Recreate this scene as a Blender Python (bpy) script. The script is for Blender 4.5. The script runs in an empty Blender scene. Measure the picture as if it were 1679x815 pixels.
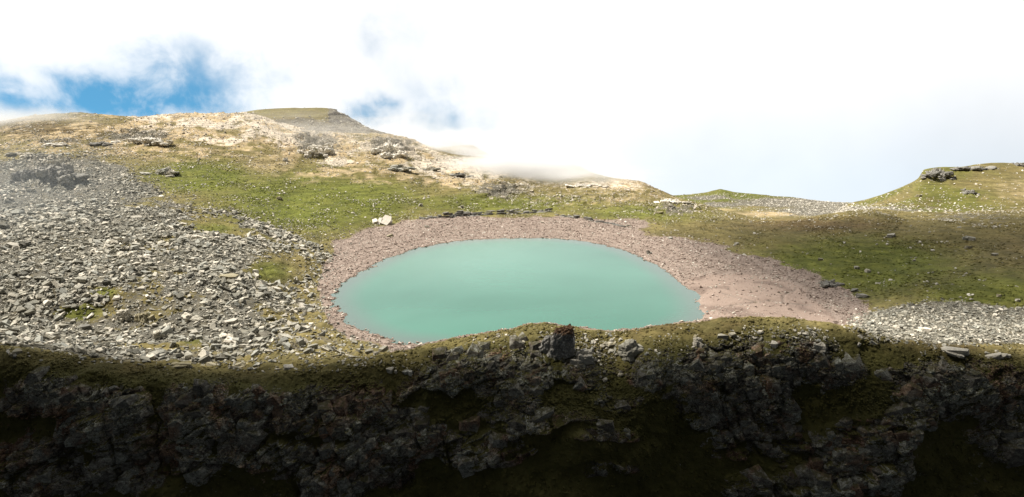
import bpy, bmesh, math, random
import numpy as np
from mathutils import Vector

random.seed(7)
RNG = np.random.default_rng(11)
SC = bpy.context.scene
COL = SC.collection

# ------------------------------------------------------------------ camera
F = 1050.0                     # focal length in photo pixels (1679 wide)
CX, CY = 839.5, 407.5
HC = 49.0                      # camera height over the lake
PITCH = math.atan((CY - 190.0) / F)
cs, sn = math.cos(PITCH), math.sin(PITCH)
cam_d = bpy.data.cameras.new('camera')
cam = bpy.data.objects.new('camera', cam_d)
COL.objects.link(cam)
cam.location = (0, 0, HC)
cam.rotation_euler = (math.pi / 2 - PITCH, 0, 0)
cam_d.sensor_fit = 'HORIZONTAL'
cam_d.sensor_width = 36.0
cam_d.lens = 36.0 * F / 1679.0
cam_d.clip_start = 0.5
cam_d.clip_end = 20000
SC.camera = cam

# ------------------------------------------------------------------ light
SUN_EL = math.radians(58)
SUN_AZ = math.radians(-80)     # measured from +Y (into the view) towards +X
sun_dir = Vector((math.sin(SUN_AZ) * math.cos(SUN_EL), math.cos(SUN_AZ) * math.cos(SUN_EL), math.sin(SUN_EL)))
sd = bpy.data.lights.new('sun', 'SUN')
sd.energy = 5.0
sd.angle = math.radians(0.6)
sd.color = (1.0, 0.93, 0.82)
so = bpy.data.objects.new('sun', sd)
COL.objects.link(so)
so.rotation_euler = sun_dir.to_track_quat('Z', 'Y').to_euler()
so.location = (-200, 200, 300)

SC.view_settings.view_transform = 'Standard'
SC.view_settings.look = 'None'
SC.view_settings.gamma = 1
SC.view_settings.use_curve_mapping = False
SC.view_settings.exposure = 0.68


class NT:
    """small helper round a node tree"""
    def __init__(self, tree):
        self.t = tree
        tree.nodes.clear()

    def n(self, typ, **kw):
        nd = self.t.nodes.new(typ)
        for k, v in kw.items():
            setattr(nd, k, v)
        return nd

    def put(self, sock, v):
        if hasattr(v, 'is_output'):
            self.t.links.new(v, sock)
        elif v is not None:
            if isinstance(v, (tuple, list)) and len(v) == 3 and sock.type == 'RGBA':
                v = (*v, 1)
            sock.default_value = v

    def m(self, op, a, b=None, c=None, clamp=False):
        nd = self.n('ShaderNodeMath', operation=op)
        nd.use_clamp = clamp
        self.put(nd.inputs[0], a)
        if b is not None: self.put(nd.inputs[1], b)
        if c is not None: self.put(nd.inputs[2], c)
        return nd.outputs[0]

    def sstep(self, x, lo, hi, a=0.0, b=1.0):
        nd = self.n('ShaderNodeMapRange', interpolation_type='SMOOTHSTEP')
        self.put(nd.inputs[0], x)
        for i, v in enumerate((lo, hi, a, b)):
            self.put(nd.inputs[1 + i], v)
        return nd.outputs[0]

    def mix(self, f, a, b, blend='MIX'):
        nd = self.n('ShaderNodeMix', data_type='RGBA', blend_type=blend)
        self.put(nd.inputs['Factor'], f)
        self.put([s for s in nd.inputs if s.name == 'A' and s.type == 'RGBA'][0], a)
        self.put([s for s in nd.inputs if s.name == 'B' and s.type == 'RGBA'][0], b)
        return [s for s in nd.outputs if s.type == 'RGBA'][0]

    def noise(self, vec, scale, detail=4.0, rough=0.55, dist=0.0, out=0):
        nd = self.n('ShaderNodeTexNoise')
        if vec is not None: self.put(nd.inputs['Vector'], vec)
        nd.inputs['Scale'].default_value = scale
        nd.inputs['Detail'].default_value = detail
        nd.inputs['Roughness'].default_value = rough
        nd.inputs['Distortion'].default_value = dist
        return nd.outputs[out]

    def ramp(self, fac, stops):
        nd = self.n('ShaderNodeValToRGB')
        self.put(nd.inputs[0], fac)
        el = nd.color_ramp.elements
        while len(el) < len(stops): el.new(0.5)
        for e, (p, c) in zip(el, stops):
            e.position = p
            e.color = (*c, 1)
        return nd.outputs[0]


def ray(px, py):
    u = (np.asarray(px, float) - CX) / F
    v = (CY - np.asarray(py, float)) / F
    return u, cs + v * sn, -sn + v * cs            # x, y, z of the ray


def at_depth(px, py, d):
    x, y, z = ray(px, py)
    s = d / y
    return s * x, d + 0 * s, HC + s * z


def at_height(px, py, h=0.0):
    x, y, z = ray(px, py)
    s = (h - HC) / z
    return s * x, s * y, h + 0 * s


def project(x, y, z):
    dz = z - HC
    w = y * cs - dz * sn
    v = (y * sn + dz * cs) / w
    return CX + F * x / w, CY - F * v


# ------------------------------------------------------------------ sky (cloud with torn blue holes over a Nishita sky)
W = bpy.data.worlds.new('World')
SC.world = W
W.use_nodes = True
w = NT(W.node_tree)
tc = w.n('ShaderNodeTexCoord')
dirv = tc.outputs['Generated']
sep = w.n('ShaderNodeSeparateXYZ'); w.put(sep.inputs[0], dirv)
az = w.m('ARCTAN2', sep.outputs[0], sep.outputs[1])
el = w.m('ARCSINE', sep.outputs[2])


def px_angles(px, py):
    x, y, z = ray(px, py)
    l = math.sqrt(x * x + y * y + z * z)
    return math.atan2(x, y), math.asin(z / l)


warp = w.noise(dirv, 9.0, 4, 0.55, out=1)
wsep = w.n('ShaderNodeSeparateColor'); w.put(wsep.inputs[0], warp)
azw = w.m('MULTIPLY_ADD', w.m('SUBTRACT', wsep.outputs[0], 0.5), 0.20, az)
elw = w.m('MULTIPLY_ADD', w.m('SUBTRACT', wsep.outputs[1], 0.5), 0.12, el)
hole = None
for (px, py, rx, ry, amp) in [(150, 168, 95, 40, 0.95), (75, 186, 70, 30, 0.95), (245, 150, 80, 46, 0.75), (335, 168, 80, 60, 0.66), (300, 95, 55, 50, 0.40), (150, 110, 110, 40, 0.18),
                              (614, 198, 38, 28, 1.05), (714, 206, 56, 32, 0.75), (695, 140, 60, 36, 0.36), (612, 68, 38, 38, 0.42),
                              (680, 35, 40, 40, 0.26), (780, 170, 70, 60, 0.20), (420, 150, 60, 50, 0.28), (770, 235, 60, 25, 0.25)]:
    a0, e0 = px_angles(px, py)
    sa, se = rx / F, ry / F
    qa = w.m('POWER', w.m('ABSOLUTE', w.m('DIVIDE', w.m('SUBTRACT', azw, a0), sa)), 2)
    qe = w.m('POWER', w.m('ABSOLUTE', w.m('DIVIDE', w.m('SUBTRACT', elw, e0), se)), 2)
    g = w.m('MULTIPLY', w.m('EXPONENT', w.m('MULTIPLY', w.m('ADD', qa, qe), -1.0)), amp)
    hole = g if hole is None else w.m('ADD', hole, g)
tear = w.noise(dirv, 15.0, 7, 0.60, 0.25)
hole = w.m('MULTIPLY', hole, w.m('MULTIPLY_ADD', w.sstep(tear, .30, .68), 0.78, 0.52))
blue_f = w.m('MULTIPLY', w.m('POWER', w.sstep(hole, -0.18, 1.62), 1.0), 0.97)
# a faint blue veil low on the right
a0, e0 = px_angles(1400, 310)
veil = w.m('MULTIPLY', w.m('MULTIPLY', w.sstep(az, -0.05, 0.35), w.sstep(az, 1.5, 1.0)), w.sstep(el, 0.12, -0.10))
veil_f = w.m('MULTIPLY', veil, w.m('MULTIPLY_ADD', w.noise(dirv, 3.0, 3, 0.5), 0.24, 0.15))

sky = w.n('ShaderNodeTexSky', sky_type='NISHITA')
sky.sun_disc = False
sky.sun_elevation = SUN_EL
sky.sun_rotation = SUN_AZ
sky.altitude = 2500
skyv = w.n('ShaderNodeCombineXYZ')
w.put(skyv.inputs[0], sep.outputs[0]); w.put(skyv.inputs[1], sep.outputs[1])
w.put(skyv.inputs[2], w.m('MAXIMUM', w.m('ADD', sep.outputs[2], 0.30), 0.22))
nrm = w.n('ShaderNodeVectorMath', operation='NORMALIZE'); w.put(nrm.inputs[0], skyv.outputs[0])
w.put(sky.inputs[0], nrm.outputs[0])
# clouds: bright towards the light, heavy and dark behind the viewer
front = w.n('ShaderNodeVectorMath', operation='DOT_PRODUCT')
w.put(front.inputs[0], dirv)
front.inputs[1].default_value = Vector((-0.12, 0.90, 0.42)).normalized()
fr = w.sstep(front.outputs['Value'], -0.05, 0.76)
fr = w.m('POWER', fr, 1.3)
lump = w.m('MULTIPLY_ADD', w.noise(dirv, 2.2, 5, 0.55), 0.5, 0.75)
cloud_v = w.m('MULTIPLY', w.m('MULTIPLY_ADD', fr, 5.75, 0.40), w.m('MINIMUM', w.m('MAXIMUM', lump, 0.9), 1.15))
low = w.sstep(sep.outputs[2], -0.55, -0.12, 0.10, 1.0)
cloud_v = w.m('MULTIPLY', cloud_v, low)
cc = w.n('ShaderNodeCombineXYZ')
w.put(cc.inputs[0], cloud_v); w.put(cc.inputs[1], cloud_v); w.put(cc.inputs[2], cloud_v)
cloud_c = w.mix(1.0, cc.outputs[0], (1.0, 1.0, 1.0), 'MULTIPLY')
SKY_GAIN = 0.90
sky_c = w.mix(1.0, sky.outputs[0], (0.30 * SKY_GAIN, 0.78 * SKY_GAIN, 0.80 * SKY_GAIN), 'MULTIPLY')
veil_c = w.mix(veil_f, cloud_c, sky_c)
final = w.mix(blue_f, veil_c, sky_c)
bg = w.n('ShaderNodeBackground'); w.put(bg.inputs[0], final); bg.inputs[1].default_value = 0.12
out = w.n('ShaderNodeOutputWorld'); w.put(out.inputs[0], bg.outputs[0])

# ------------------------------------------------------------------ numpy noise
def _hash(ix, iy, iz, seed):
    h = (ix.astype(np.int64) * 374761393 + iy.astype(np.int64) * 668265263 + iz.astype(np.int64) * 2147483647 + seed * 1274126177) & 0xffffffff
    h = ((h ^ (h >> 13)) * 1274126177) & 0xffffffff
    h = ((h ^ (h >> 16)) * 2246822519) & 0xffffffff
    return ((h ^ (h >> 15)) & 0xffffff) / float(0xffffff)


def vnoise(x, y, z, seed=0):
    ix, iy, iz = np.floor(x), np.floor(y), np.floor(z)
    fx, fy, fz = x - ix, y - iy, z - iz
    ux, uy, uz = (t * t * t * (t * (t * 6 - 15) + 10) for t in (fx, fy, fz))
    r = 0
    for dx in (0, 1):
        for dy in (0, 1):
            for dz in (0, 1):
                wgt = (ux if dx else 1 - ux) * (uy if dy else 1 - uy) * (uz if dz else 1 - uz)
                r = r + wgt * _hash(ix + dx, iy + dy, iz + dz, seed)
    return r * 2 - 1


def fbm(x, y, z, oct=4, seed=0, gain=0.5):
    a, s, r = 1.0, 0.0, 0
    for o in range(oct):
        r = r + a * vnoise(x * 2 ** o + 17.3 * o, y * 2 ** o + 5.1 * o, z * 2 ** o + 9.7 * o, seed + o)
        s += a; a *= gain
    return r / s * 1.6


def facets(x, y, z, seed=0, blocky=False):
    """flat-faced block field: every Voronoi cell gets its own offset and tilt. returns (value, edge distance)"""
    ix, iy, iz = np.floor(x), np.floor(y), np.floor(z)
    best = np.full(x.shape, 9.0); sec = best.copy(); val = np.zeros(x.shape)
    for dx in (-1, 0, 1):
        for dy in (-1, 0, 1):
            for dz in (-1, 0, 1):
                jx, jy, jz = ix + dx, iy + dy, iz + dz
                ox = x - (jx + _hash(jx, jy, jz, seed)); oy = y - (jy + _hash(jx, jy, jz, seed + 1)); oz = z - (jz + _hash(jx, jy, jz, seed + 2))
                d = np.maximum(np.maximum(np.abs(ox), np.abs(oy)), np.abs(oz)) ** 2 if blocky else ox * ox + oy * oy + oz * oz
                v = (_hash(jx, jy, jz, seed + 3) * 2 - 1) + 1.1 * (ox * (_hash(jx, jy, jz, seed + 4) * 2 - 1) + oz * (_hash(jx, jy, jz, seed + 5) * 2 - 1))
                closer = d < best
                sec = np.where(closer, best, np.minimum(sec, d))
                val = np.where(closer, v, val)
                best = np.where(closer, d, best)
    return val, np.sqrt(sec) - np.sqrt(best)


def sm(x, lo, hi):
    t = np.clip((x - lo) / (hi - lo), 0, 1)
    return t * t * (3 - 2 * t)


def poly_sd(px, py, poly):
    """signed distance to a polygon, positive inside"""
    P = np.asarray(poly, float)
    inside = np.zeros(px.shape, bool)
    best = np.full(px.shape, 1e9)
    for i in range(len(P)):
        (x0, y0), (x1, y1) = P[i], P[(i + 1) % len(P)]
        ex, ey = x1 - x0, y1 - y0
        t = np.clip(((px - x0) * ex + (py - y0) * ey) / (ex * ex + ey * ey + 1e-9), 0, 1)
        best = np.minimum(best, np.hypot(px - x0 - t * ex, py - y0 - t * ey))
        if y0 != y1:
            c = ((y0 > py) != (y1 > py)) & (px < ex * (py - y0) / ey + x0)
            inside ^= c
    return np.where(inside, best, -best)


def ell(px, py, cx, cy, rx, ry):
    return np.exp(-(((px - cx) / rx) ** 2 + ((py - cy) / ry) ** 2))


def curve(knots, x):
    """monotone cubic through (x, y) knots, vectorised"""
    K = np.asarray(knots, float)
    return pchip(K[:, 0], K[:, 1], x)


def pchip(xk, yk, x):
    h = np.diff(xk); dl = np.diff(yk) / h
    m = np.zeros(len(xk)); m[0], m[-1] = dl[0], dl[-1]
    for i in range(1, len(xk) - 1):
        if dl[i - 1] * dl[i] > 0:
            w1, w2 = 2 * h[i] + h[i - 1], h[i] + 2 * h[i - 1]
            m[i] = (w1 + w2) / (w1 / dl[i - 1] + w2 / dl[i])
    x = np.clip(x, xk[0], xk[-1])
    i = np.clip(np.searchsorted(xk, x) - 1, 0, len(xk) - 2)
    t = (x - xk[i]) / h[i]
    return ((1 + 2 * t) * (1 - t) ** 2 * yk[i] + t * (1 - t) ** 2 * h[i] * m[i] + t * t * (3 - 2 * t) * yk[i + 1] + t * t * (t - 1) * h[i] * m[i + 1])


# ------------------------------------------------------------------ object helpers
def tag(o, label=None, cat=None, group=None, kind=None):
    if label: o['label'] = label
    if cat: o['category'] = cat
    if group: o['group'] = group
    if kind: o['kind'] = kind
    return o


def link(name, me, parent=None):
    o = bpy.data.objects.new(name, me)
    COL.objects.link(o)
    if parent: o.parent = parent
    return o


def np_mesh(name, co, faces, mat, smooth=False):
    """co (n,3), faces (m,k) with k = 3 or 4"""
    me = bpy.data.meshes.new(name)
    n, (mcount, k) = len(co), faces.shape
    me.vertices.add(n)
    me.vertices.foreach_set('co', np.ascontiguousarray(co, np.float32).ravel())
    me.loops.add(mcount * k)
    me.loops.foreach_set('vertex_index', np.ascontiguousarray(faces, np.int32).ravel())
    me.polygons.add(mcount)
    me.polygons.foreach_set('loop_start', np.arange(0, mcount * k, k, dtype=np.int32))
    me.polygons.foreach_set('use_smooth', np.full(mcount, smooth) if np.isscalar(smooth) else smooth)
    me.update(calc_edges=True)
    me.materials.append(mat)
    return me


def grid_faces(nr, nc):
    i = np.arange(nr * nc).reshape(nr, nc)
    return np.stack([i[:-1, :-1], i[:-1, 1:], i[1:, 1:], i[1:, :-1]], -1).reshape(-1, 4)


def put_attr(me, name, rgba):
    a = me.color_attributes.new(name, 'FLOAT_COLOR', 'POINT')
    a.data.foreach_set('color', np.ascontiguousarray(rgba, np.float32).ravel())


# ------------------------------------------------------------------ materials
def new_mat(name):
    m = bpy.data.materials.new(name)
    m.use_nodes = True
    return m, NT(m.node_tree)


def finish(t, color, rough=0.9, bump=None, strength=0.5, dist=0.3, spec=0.2):
    b = t.n('ShaderNodeBsdfPrincipled')
    t.put(b.inputs['Base Color'], color)
    t.put(b.inputs['Roughness'], rough)
    b.inputs['Specular IOR Level'].default_value = spec
    if bump is not None:
        bp = t.n('ShaderNodeBump')
        t.put(bp.inputs['Strength'], strength)
        bp.inputs['Distance'].default_value = dist
        t.put(bp.inputs['Height'], bump)
        t.put(b.inputs['Normal'], bp.outputs[0])
    o = t.n('ShaderNodeOutputMaterial')
    t.put(o.inputs[0], b.outputs[0])
    return b


def ground_material():
    m, t = new_mat('alpine_ground')
    pos = t.n('ShaderNodeNewGeometry').outputs['Position']
    def attr(nm):
        a = t.n('ShaderNodeAttribute'); a.attribute_name = nm
        s = t.n('ShaderNodeSeparateColor'); t.put(s.inputs[0], a.outputs['Color'])
        return s.outputs[0], s.outputs[1], s.outputs[2], a.outputs['Alpha']
    green, ochre, brown, pale = attr('tint')
    stone, beach, sand, cliff = attr('cover')
    tone, zone, band, wetb = attr('tone')
    n_big = t.noise(pos, 0.035, 4, 0.6)
    n_mid = t.noise(pos, 0.22, 5, 0.65)
    n_fin = t.noise(pos, 1.3, 5, 0.7)
    def soft(mask, amt=0.55, lo=0.35, hi=0.65):
        return t.sstep(t.m('ADD', mask, t.m('MULTIPLY', t.m('SUBTRACT', n_mid, 0.5), amt)), lo, hi)
    olive = t.mix(n_mid, (0.115, 0.098, 0.034), (0.24, 0.20, 0.095))
    grn = t.mix(n_mid, (0.062, 0.086, 0.014), (0.178, 0.182, 0.042))
    och = t.mix(n_mid, (0.35, 0.255, 0.14), (0.52, 0.425, 0.28))
    brn = t.mix(n_mid, (0.072, 0.052, 0.024), (0.150, 0.108, 0.054))
    c = t.mix(soft(green, 0.8, 0.15, 0.85), olive, grn)
    c = t.mix(soft(brown, 0.8, 0.2, 0.8), c, brn)
    c = t.mix(soft(ochre, 0.7, 0.2, 0.8), c, och)
    c = t.mix(t.sstep(n_big, 0.3, 0.7, 0.0, 0.35), c, t.mix(0.5, c, brn))
    pl = t.mix(n_fin, (0.50, 0.42, 0.34), (0.80, 0.72, 0.63))
    c = t.mix(t.sstep(t.m('ADD', soft(pale, 1.6, 0.1, 1.0), t.m('MULTIPLY', t.m('SUBTRACT', n_fin, .5), .9)), .2, 1.0, 0, .8), c, pl)
    tuss = t.noise(pos, 0.55, 5, 0.75, 0.4)
    cv = t.n('ShaderNodeVectorMath', operation='MULTIPLY'); t.put(cv.inputs[0], pos); cv.inputs[1].default_value = (.07, .07, 1.9)
    terr = t.noise(cv.outputs[0], 1.0, 4, .6, .3)
    c = t.mix(1.0, c, t.mix(t.sstep(terr, .36, .64), (0.74, 0.76, 0.76), (1.16, 1.15, 1.12)), 'MULTIPLY')
    c = t.mix(1.0, c, t.mix(t.sstep(tuss, .3, .7), (0.74, 0.75, 0.74), (1.2, 1.19, 1.17)), 'MULTIPLY')
    st = t.mix(n_fin, (0.052, 0.049, 0.040), (0.20, 0.19, 0.158))
    st = t.mix(t.sstep(n_mid, 0.45, 0.7, 0.0, 0.6), st, (0.14, 0.115, 0.06))
    c = t.mix(t.sstep(t.m('ADD', soft(stone, 1.5, 0.1, 0.9), t.m('MULTIPLY', t.m('SUBTRACT', n_fin, .5), .9)), .3, .7), c, st)
    bc = t.mix(n_fin, (0.168, 0.131, 0.110), (0.355, 0.288, 0.247))
    bc = t.mix(1.0, bc, t.mix(band, (.78, .77, .76), (1.12, 1.12, 1.12)), 'MULTIPLY')
    bc = t.mix(wetb, bc, t.mix(1.0, bc, (.55, .53, .50), 'MULTIPLY'))
    c = t.mix(soft(beach, 0.5), c, bc)
    damp = t.sstep(t.noise(pos, 0.07, 4, .6, .8), .50, .62)
    sd_ = t.mix(t.noise(pos, 0.3, 5, 0.65), (0.235, 0.176, 0.145), (0.34, 0.266, 0.224))
    sd_ = t.mix(damp, sd_, t.mix(1.0, sd_, (.68, .67, .67), 'MULTIPLY'))
    c = t.mix(soft(sand, 0.5), c, sd_)
    # cliff rock: dark schist with blue grey lichen and rusty stains
    vs = t.n('ShaderNodeVectorMath', operation='MULTIPLY'); t.put(vs.inputs[0], pos); vs.inputs[1].default_value = (1, 1, 1.6)
    r1 = t.noise(vs.outputs[0], 0.6, 6, 0.7)
    r2 = t.noise(pos, 0.10, 4, 0.6, 0.5)
    rk = t.ramp(r1, [(0.30, (0.055, 0.052, 0.046)), (0.45, (0.165, 0.153, 0.133)), (0.58, (0.245, 0.24, 0.208)), (0.75, (0.43, 0.425, 0.375))])
    rk = t.mix(t.sstep(r2, 0.50, 0.64, 0.0, 0.9), rk, t.mix(1.0, rk, (1.05, 0.66, 0.50), 'MULTIPLY'))
    wv = t.n('ShaderNodeVectorMath', operation='ADD'); t.put(wv.inputs[0], vs.outputs[0])
    t.put(wv.inputs[1], t.noise(pos, 0.7, 3, .6, out=1))
    ck = None
    for sc_, wd in ((0.28, .035), (0.75, .055), (1.9, .09)):
        vo = t.n('ShaderNodeTexVoronoi', feature='DISTANCE_TO_EDGE'); t.put(vo.inputs['Vector'], wv.outputs[0]); vo.inputs['Scale'].default_value = sc_
        e_ = t.sstep(vo.outputs['Distance'], 0.0, wd * .8)
        ck = e_ if ck is None else t.m('MULTIPLY', ck, e_)
    rk = t.mix(1.0, rk, t.mix(ck, (.30, .28, .26), (1.08, 1.08, 1.08)), 'MULTIPLY')
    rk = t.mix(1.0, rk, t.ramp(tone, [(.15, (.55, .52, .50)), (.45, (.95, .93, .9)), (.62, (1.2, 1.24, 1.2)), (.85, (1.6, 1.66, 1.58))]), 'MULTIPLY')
    rk = t.mix(t.sstep(t.noise(pos, 2.6, 4, 0.7), 0.62, 0.72, 0.0, 0.8), rk, (0.50, 0.51, 0.48))
    nz = t.n('ShaderNodeSeparateXYZ'); t.put(nz.inputs[0], t.n('ShaderNodeNewGeometry').outputs['Normal'])
    mossy = t.m('MULTIPLY', t.sstep(t.m('ADD', nz.outputs[2], t.m('MULTIPLY', t.m('SUBTRACT', n_mid, .5), .9)), .55, .85), .85)
    bare = t.m('SUBTRACT', t.m('ADD', cliff, t.m('MULTIPLY', t.m('SUBTRACT', n_fin, 0.5), 1.3)), t.m('MULTIPLY', mossy, .75))
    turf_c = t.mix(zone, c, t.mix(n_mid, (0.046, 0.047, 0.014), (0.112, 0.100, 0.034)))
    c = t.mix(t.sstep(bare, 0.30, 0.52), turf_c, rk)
    c = t.mix(1.0, c, t.mix(t.noise(pos, 3.5, 3, 0.7), (0.72, 0.72, 0.72), (1.25, 1.25, 1.25)), 'MULTIPLY')
    h = t.m('ADD', t.m('ADD', t.m('MULTIPLY', n_fin, 0.6), t.m('MULTIPLY', t.noise(pos, 4.0, 4, 0.7), 0.3)), t.m('MULTIPLY', t.m('MULTIPLY', ck, cliff), .5))
    finish(t, c, 0.95, h, t.m('MULTIPLY_ADD', cliff, -.35, .8), 0.5, 0.12)
    return m


def rock_material(name, stops, per='island', lichen=(0.42, 0.41, 0.37), rust=None, tex=1.0):
    m, t = new_mat(name)
    g = t.n('ShaderNodeNewGeometry')
    pos = g.outputs['Position']
    if per == 'island':
        rnd = g.outputs['Random Per Island']
    else:
        rnd = t.n('ShaderNodeObjectInfo').outputs['Random']
    c = t.ramp(rnd, stops)
    n1 = t.noise(pos, 1.1 * tex, 5, 0.7)
    c = t.mix(1.0, c, t.mix(n1, (0.62, 0.62, 0.62), (1.3, 1.29, 1.26)), 'MULTIPLY')
    c = t.mix(t.sstep(t.noise(pos, 2.3 * tex, 4, 0.7), 0.58, 0.70, 0.0, 0.6), c, lichen)
    if rust:
        c = t.mix(t.sstep(t.noise(pos, 0.35 * tex, 4, 0.6), 0.46, 0.58, 0.0, 0.85), c, rust)
    h = t.noise(pos, 2.5 * tex, 5, 0.7)
    finish(t, c, 0.85, h, 0.7, 0.25, 0.25)
    return m


M_GROUND = ground_material()
GREYS = [(0.0, (0.11, 0.105, 0.088)), (0.18, (0.21, 0.205, 0.172)), (0.40, (0.31, 0.295, 0.245)), (0.58, (0.30, 0.305, 0.275)), (0.8, (0.44, 0.415, 0.35)), (1.0, (0.64, 0.60, 0.52))]
M_SCREE = rock_material('scree_rock', GREYS)
M_BOULDER = rock_material('boulder_rock', GREYS, 'object')
M_GRAVEL = rock_material('shore_gravel', [(0.0, (0.17, 0.125, 0.105)), (0.4, (0.31, 0.248, 0.214)), (0.85, (0.42, 0.335, 0.29)), (1.0, (0.62, 0.55, 0.49))])
M_PALE = rock_material('pale_rock', [(0.0, (0.46, 0.43, 0.37)), (0.5, (0.60, 0.565, 0.50)), (1.0, (0.74, 0.71, 0.65))])
M_RIDGE = rock_material('ridge_rock', [(0.0, (0.34, 0.30, 0.245)), (0.5, (0.50, 0.45, 0.38)), (1.0, (0.70, 0.64, 0.56))])
M_SLAB = rock_material('weathered_slab', [(0.0, (0.27, 0.24, 0.15)), (0.5, (0.38, 0.36, 0.31)), (1.0, (0.50, 0.475, 0.42))], 'object')
M_DARK = rock_material('dark_schist', [(0.0, (0.10, 0.095, 0.088)), (0.5, (0.17, 0.165, 0.15)), (1.0, (0.28, 0.27, 0.245))])
M_RUSTY = rock_material('rusty_rock', [(0.0, (0.13, 0.12, 0.11)), (1.0, (0.20, 0.19, 0.18))], 'object', (0.45, 0.45, 0.42), (0.15, 0.065, 0.032))

# ------------------------------------------------------------------ the main terrain sheet
XS = np.concatenate([np.arange(-620, -160, 14), np.arange(-160, 1840, 1.9), np.arange(1840, 2310, 14)]).astype(float)
XS = np.unique(np.round(XS, 2))
NC = len(XS)
# every line: pixel row and distance along the photo's width, near to far
LINES = [
    ('foot', [(-620, 1280), (2300, 1280)], [(-620, 82), (2300, 82)]),
    ('low', [(-620, 835), (2300, 835)], [(-620, 102), (300, 101), (700, 103), (950, 98), (1200, 103), (1500, 103), (2300, 102)]),
    ('mid', [(-620, 710), (2300, 710)], [(-620, 108), (300, 108), (600, 109), (760, 106), (950, 103), (1150, 109), (1300, 110), (1450, 106), (1600, 109), (2300, 109)]),
    ('edge', [(-620, 640), (0, 622), (100, 612), (200, 622), (400, 630), (550, 640), (650, 640), (720, 606), (800, 590), (880, 592), (960, 612), (1010, 625), (1070, 594), (1200, 580), (1320, 566), (1400, 582), (1500, 604), (1620, 606), (1679, 612), (2300, 630)],
     [(-620, 113), (300, 113), (600, 114), (800, 115.5), (1000, 114), (1200, 116), (1400, 115), (1679, 114), (2300, 113)]),
    ('crest', [(-620, 575), (0, 573), (100, 582), (200, 592), (300, 598), (400, 601), (560, 594), (640, 580), (690, 567), (760, 554), (800, 547), (850, 537), (890, 530), (940, 536), (1000, 544), (1040, 541), (1090, 533), (1150, 527), (1200, 521), (1290, 522), (1340, 529), (1400, 538), (1450, 550), (1560, 566), (1679, 580), (2300, 600)],
     [(-620, 118), (0, 118), (300, 119), (560, 119.5), (690, 122), (900, 125), (1150, 125), (1290, 124), (1400, 121), (1679, 119), (2300, 118)]),
    ('lee', [(-620, 528), (0, 536), (200, 548), (400, 553), (600, 556), (700, 560), (850, 560), (1000, 560), (1150, 556), (1280, 548), (1380, 538), (1450, 524), (1560, 526), (1679, 532), (2300, 545)],
     [(-620, 137), (2300, 137)]),
    ('side', [(-620, 440), (0, 455), (200, 452), (300, 452), (400, 458), (480, 466), (545, 484), (700, 482), (1000, 482), (1150, 482), (1250, 481), (1350, 479), (1420, 482), (1500, 470), (1600, 464), (1679, 460), (2300, 440)],
     [(-620, 148), (0, 152), (300, 162), (450, 168), (545, 171), (1150, 171), (1300, 171), (1400, 167), (1500, 162), (1679, 157), (2300, 150)]),
    ('beach', [(-620, 325), (0, 338), (100, 345), (200, 350), (300, 362), (400, 379), (500, 397), (560, 398), (620, 384), (700, 366), (780, 360), (850, 358), (940, 361), (1000, 368), (1100, 386), (1200, 405), (1300, 424), (1400, 436), (1550, 420), (1679, 410), (2300, 380)],
     [(-620, 225), (0, 228), (200, 228), (400, 225), (500, 230), (560, 238), (620, 258), (700, 279), (850, 291), (1000, 276), (1100, 252), (1200, 229), (1300, 207), (1400, 191), (1550, 197), (1679, 193), (2300, 190)]),
    ('slope', [(-620, 250), (0, 259), (100, 258), (200, 265), (300, 275), (400, 290), (500, 309), (600, 311), (700, 312), (850, 322), (1000, 333), (1100, 350), (1200, 370), (1300, 388), (1450, 380), (1679, 372), (2300, 340)],
     [(-620, 300), (0, 300), (200, 310), (400, 310), (500, 312), (600, 320), (700, 332), (850, 340), (1000, 322), (1100, 296), (1200, 264), (1300, 236), (1450, 226), (1679, 226), (2300, 225)]),
    ('ridge', [(-620, 200), (-100, 204), (0, 200), (40, 193), (130, 186), (180, 190), (230, 193), (300, 187), (400, 187), (440, 196), (500, 214), (560, 219), (600, 221), (660, 227), (700, 243), (760, 255), (830, 263), (880, 282), (920, 289), (960, 288), (1000, 294), (1050, 300), (1080, 313), (1110, 326), (1160, 341), (1200, 352), (1250, 362), (1300, 362), (1350, 356), (1400, 350), (1440, 347), (1500, 352), (1560, 352), (1679, 345), (2300, 320)],
     [(-620, 390), (0, 395), (400, 415), (700, 425), (850, 405), (1050, 372), (1200, 312), (1300, 282), (1450, 268), (1679, 272), (2300, 270)]),
]
NROW = [34, 100, 70, 44, 40, 84, 96, 70, 76]
bx, by, bz = [], [], []
for _, yk, dk in LINES:
    yy, dd = curve(yk, XS), curve(dk, XS)
    a, b, c = at_depth(XS, yy, dd)
    bx.append(a); by.append(b); bz.append(c)
# behind the ridge the ground falls away
u_x = bx[-1] / by[-1]
for dd, dz in ((22, -2.5), (60, -14), (150, -55), (320, -120)):
    far = by[LINES.__len__() - 1] + dd
    bx.append(u_x * far); by.append(far); bz.append(bz[len(LINES) - 1] + dz)
NROW += [14, 12, 10, 6]
BX, BY, BZ = np.array(bx), np.array(by), np.array(bz)
ts = np.concatenate([[0.0]] + [i + np.arange(1, n + 1) / n for i, n in enumerate(NROW)])
NR = len(ts)
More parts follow.
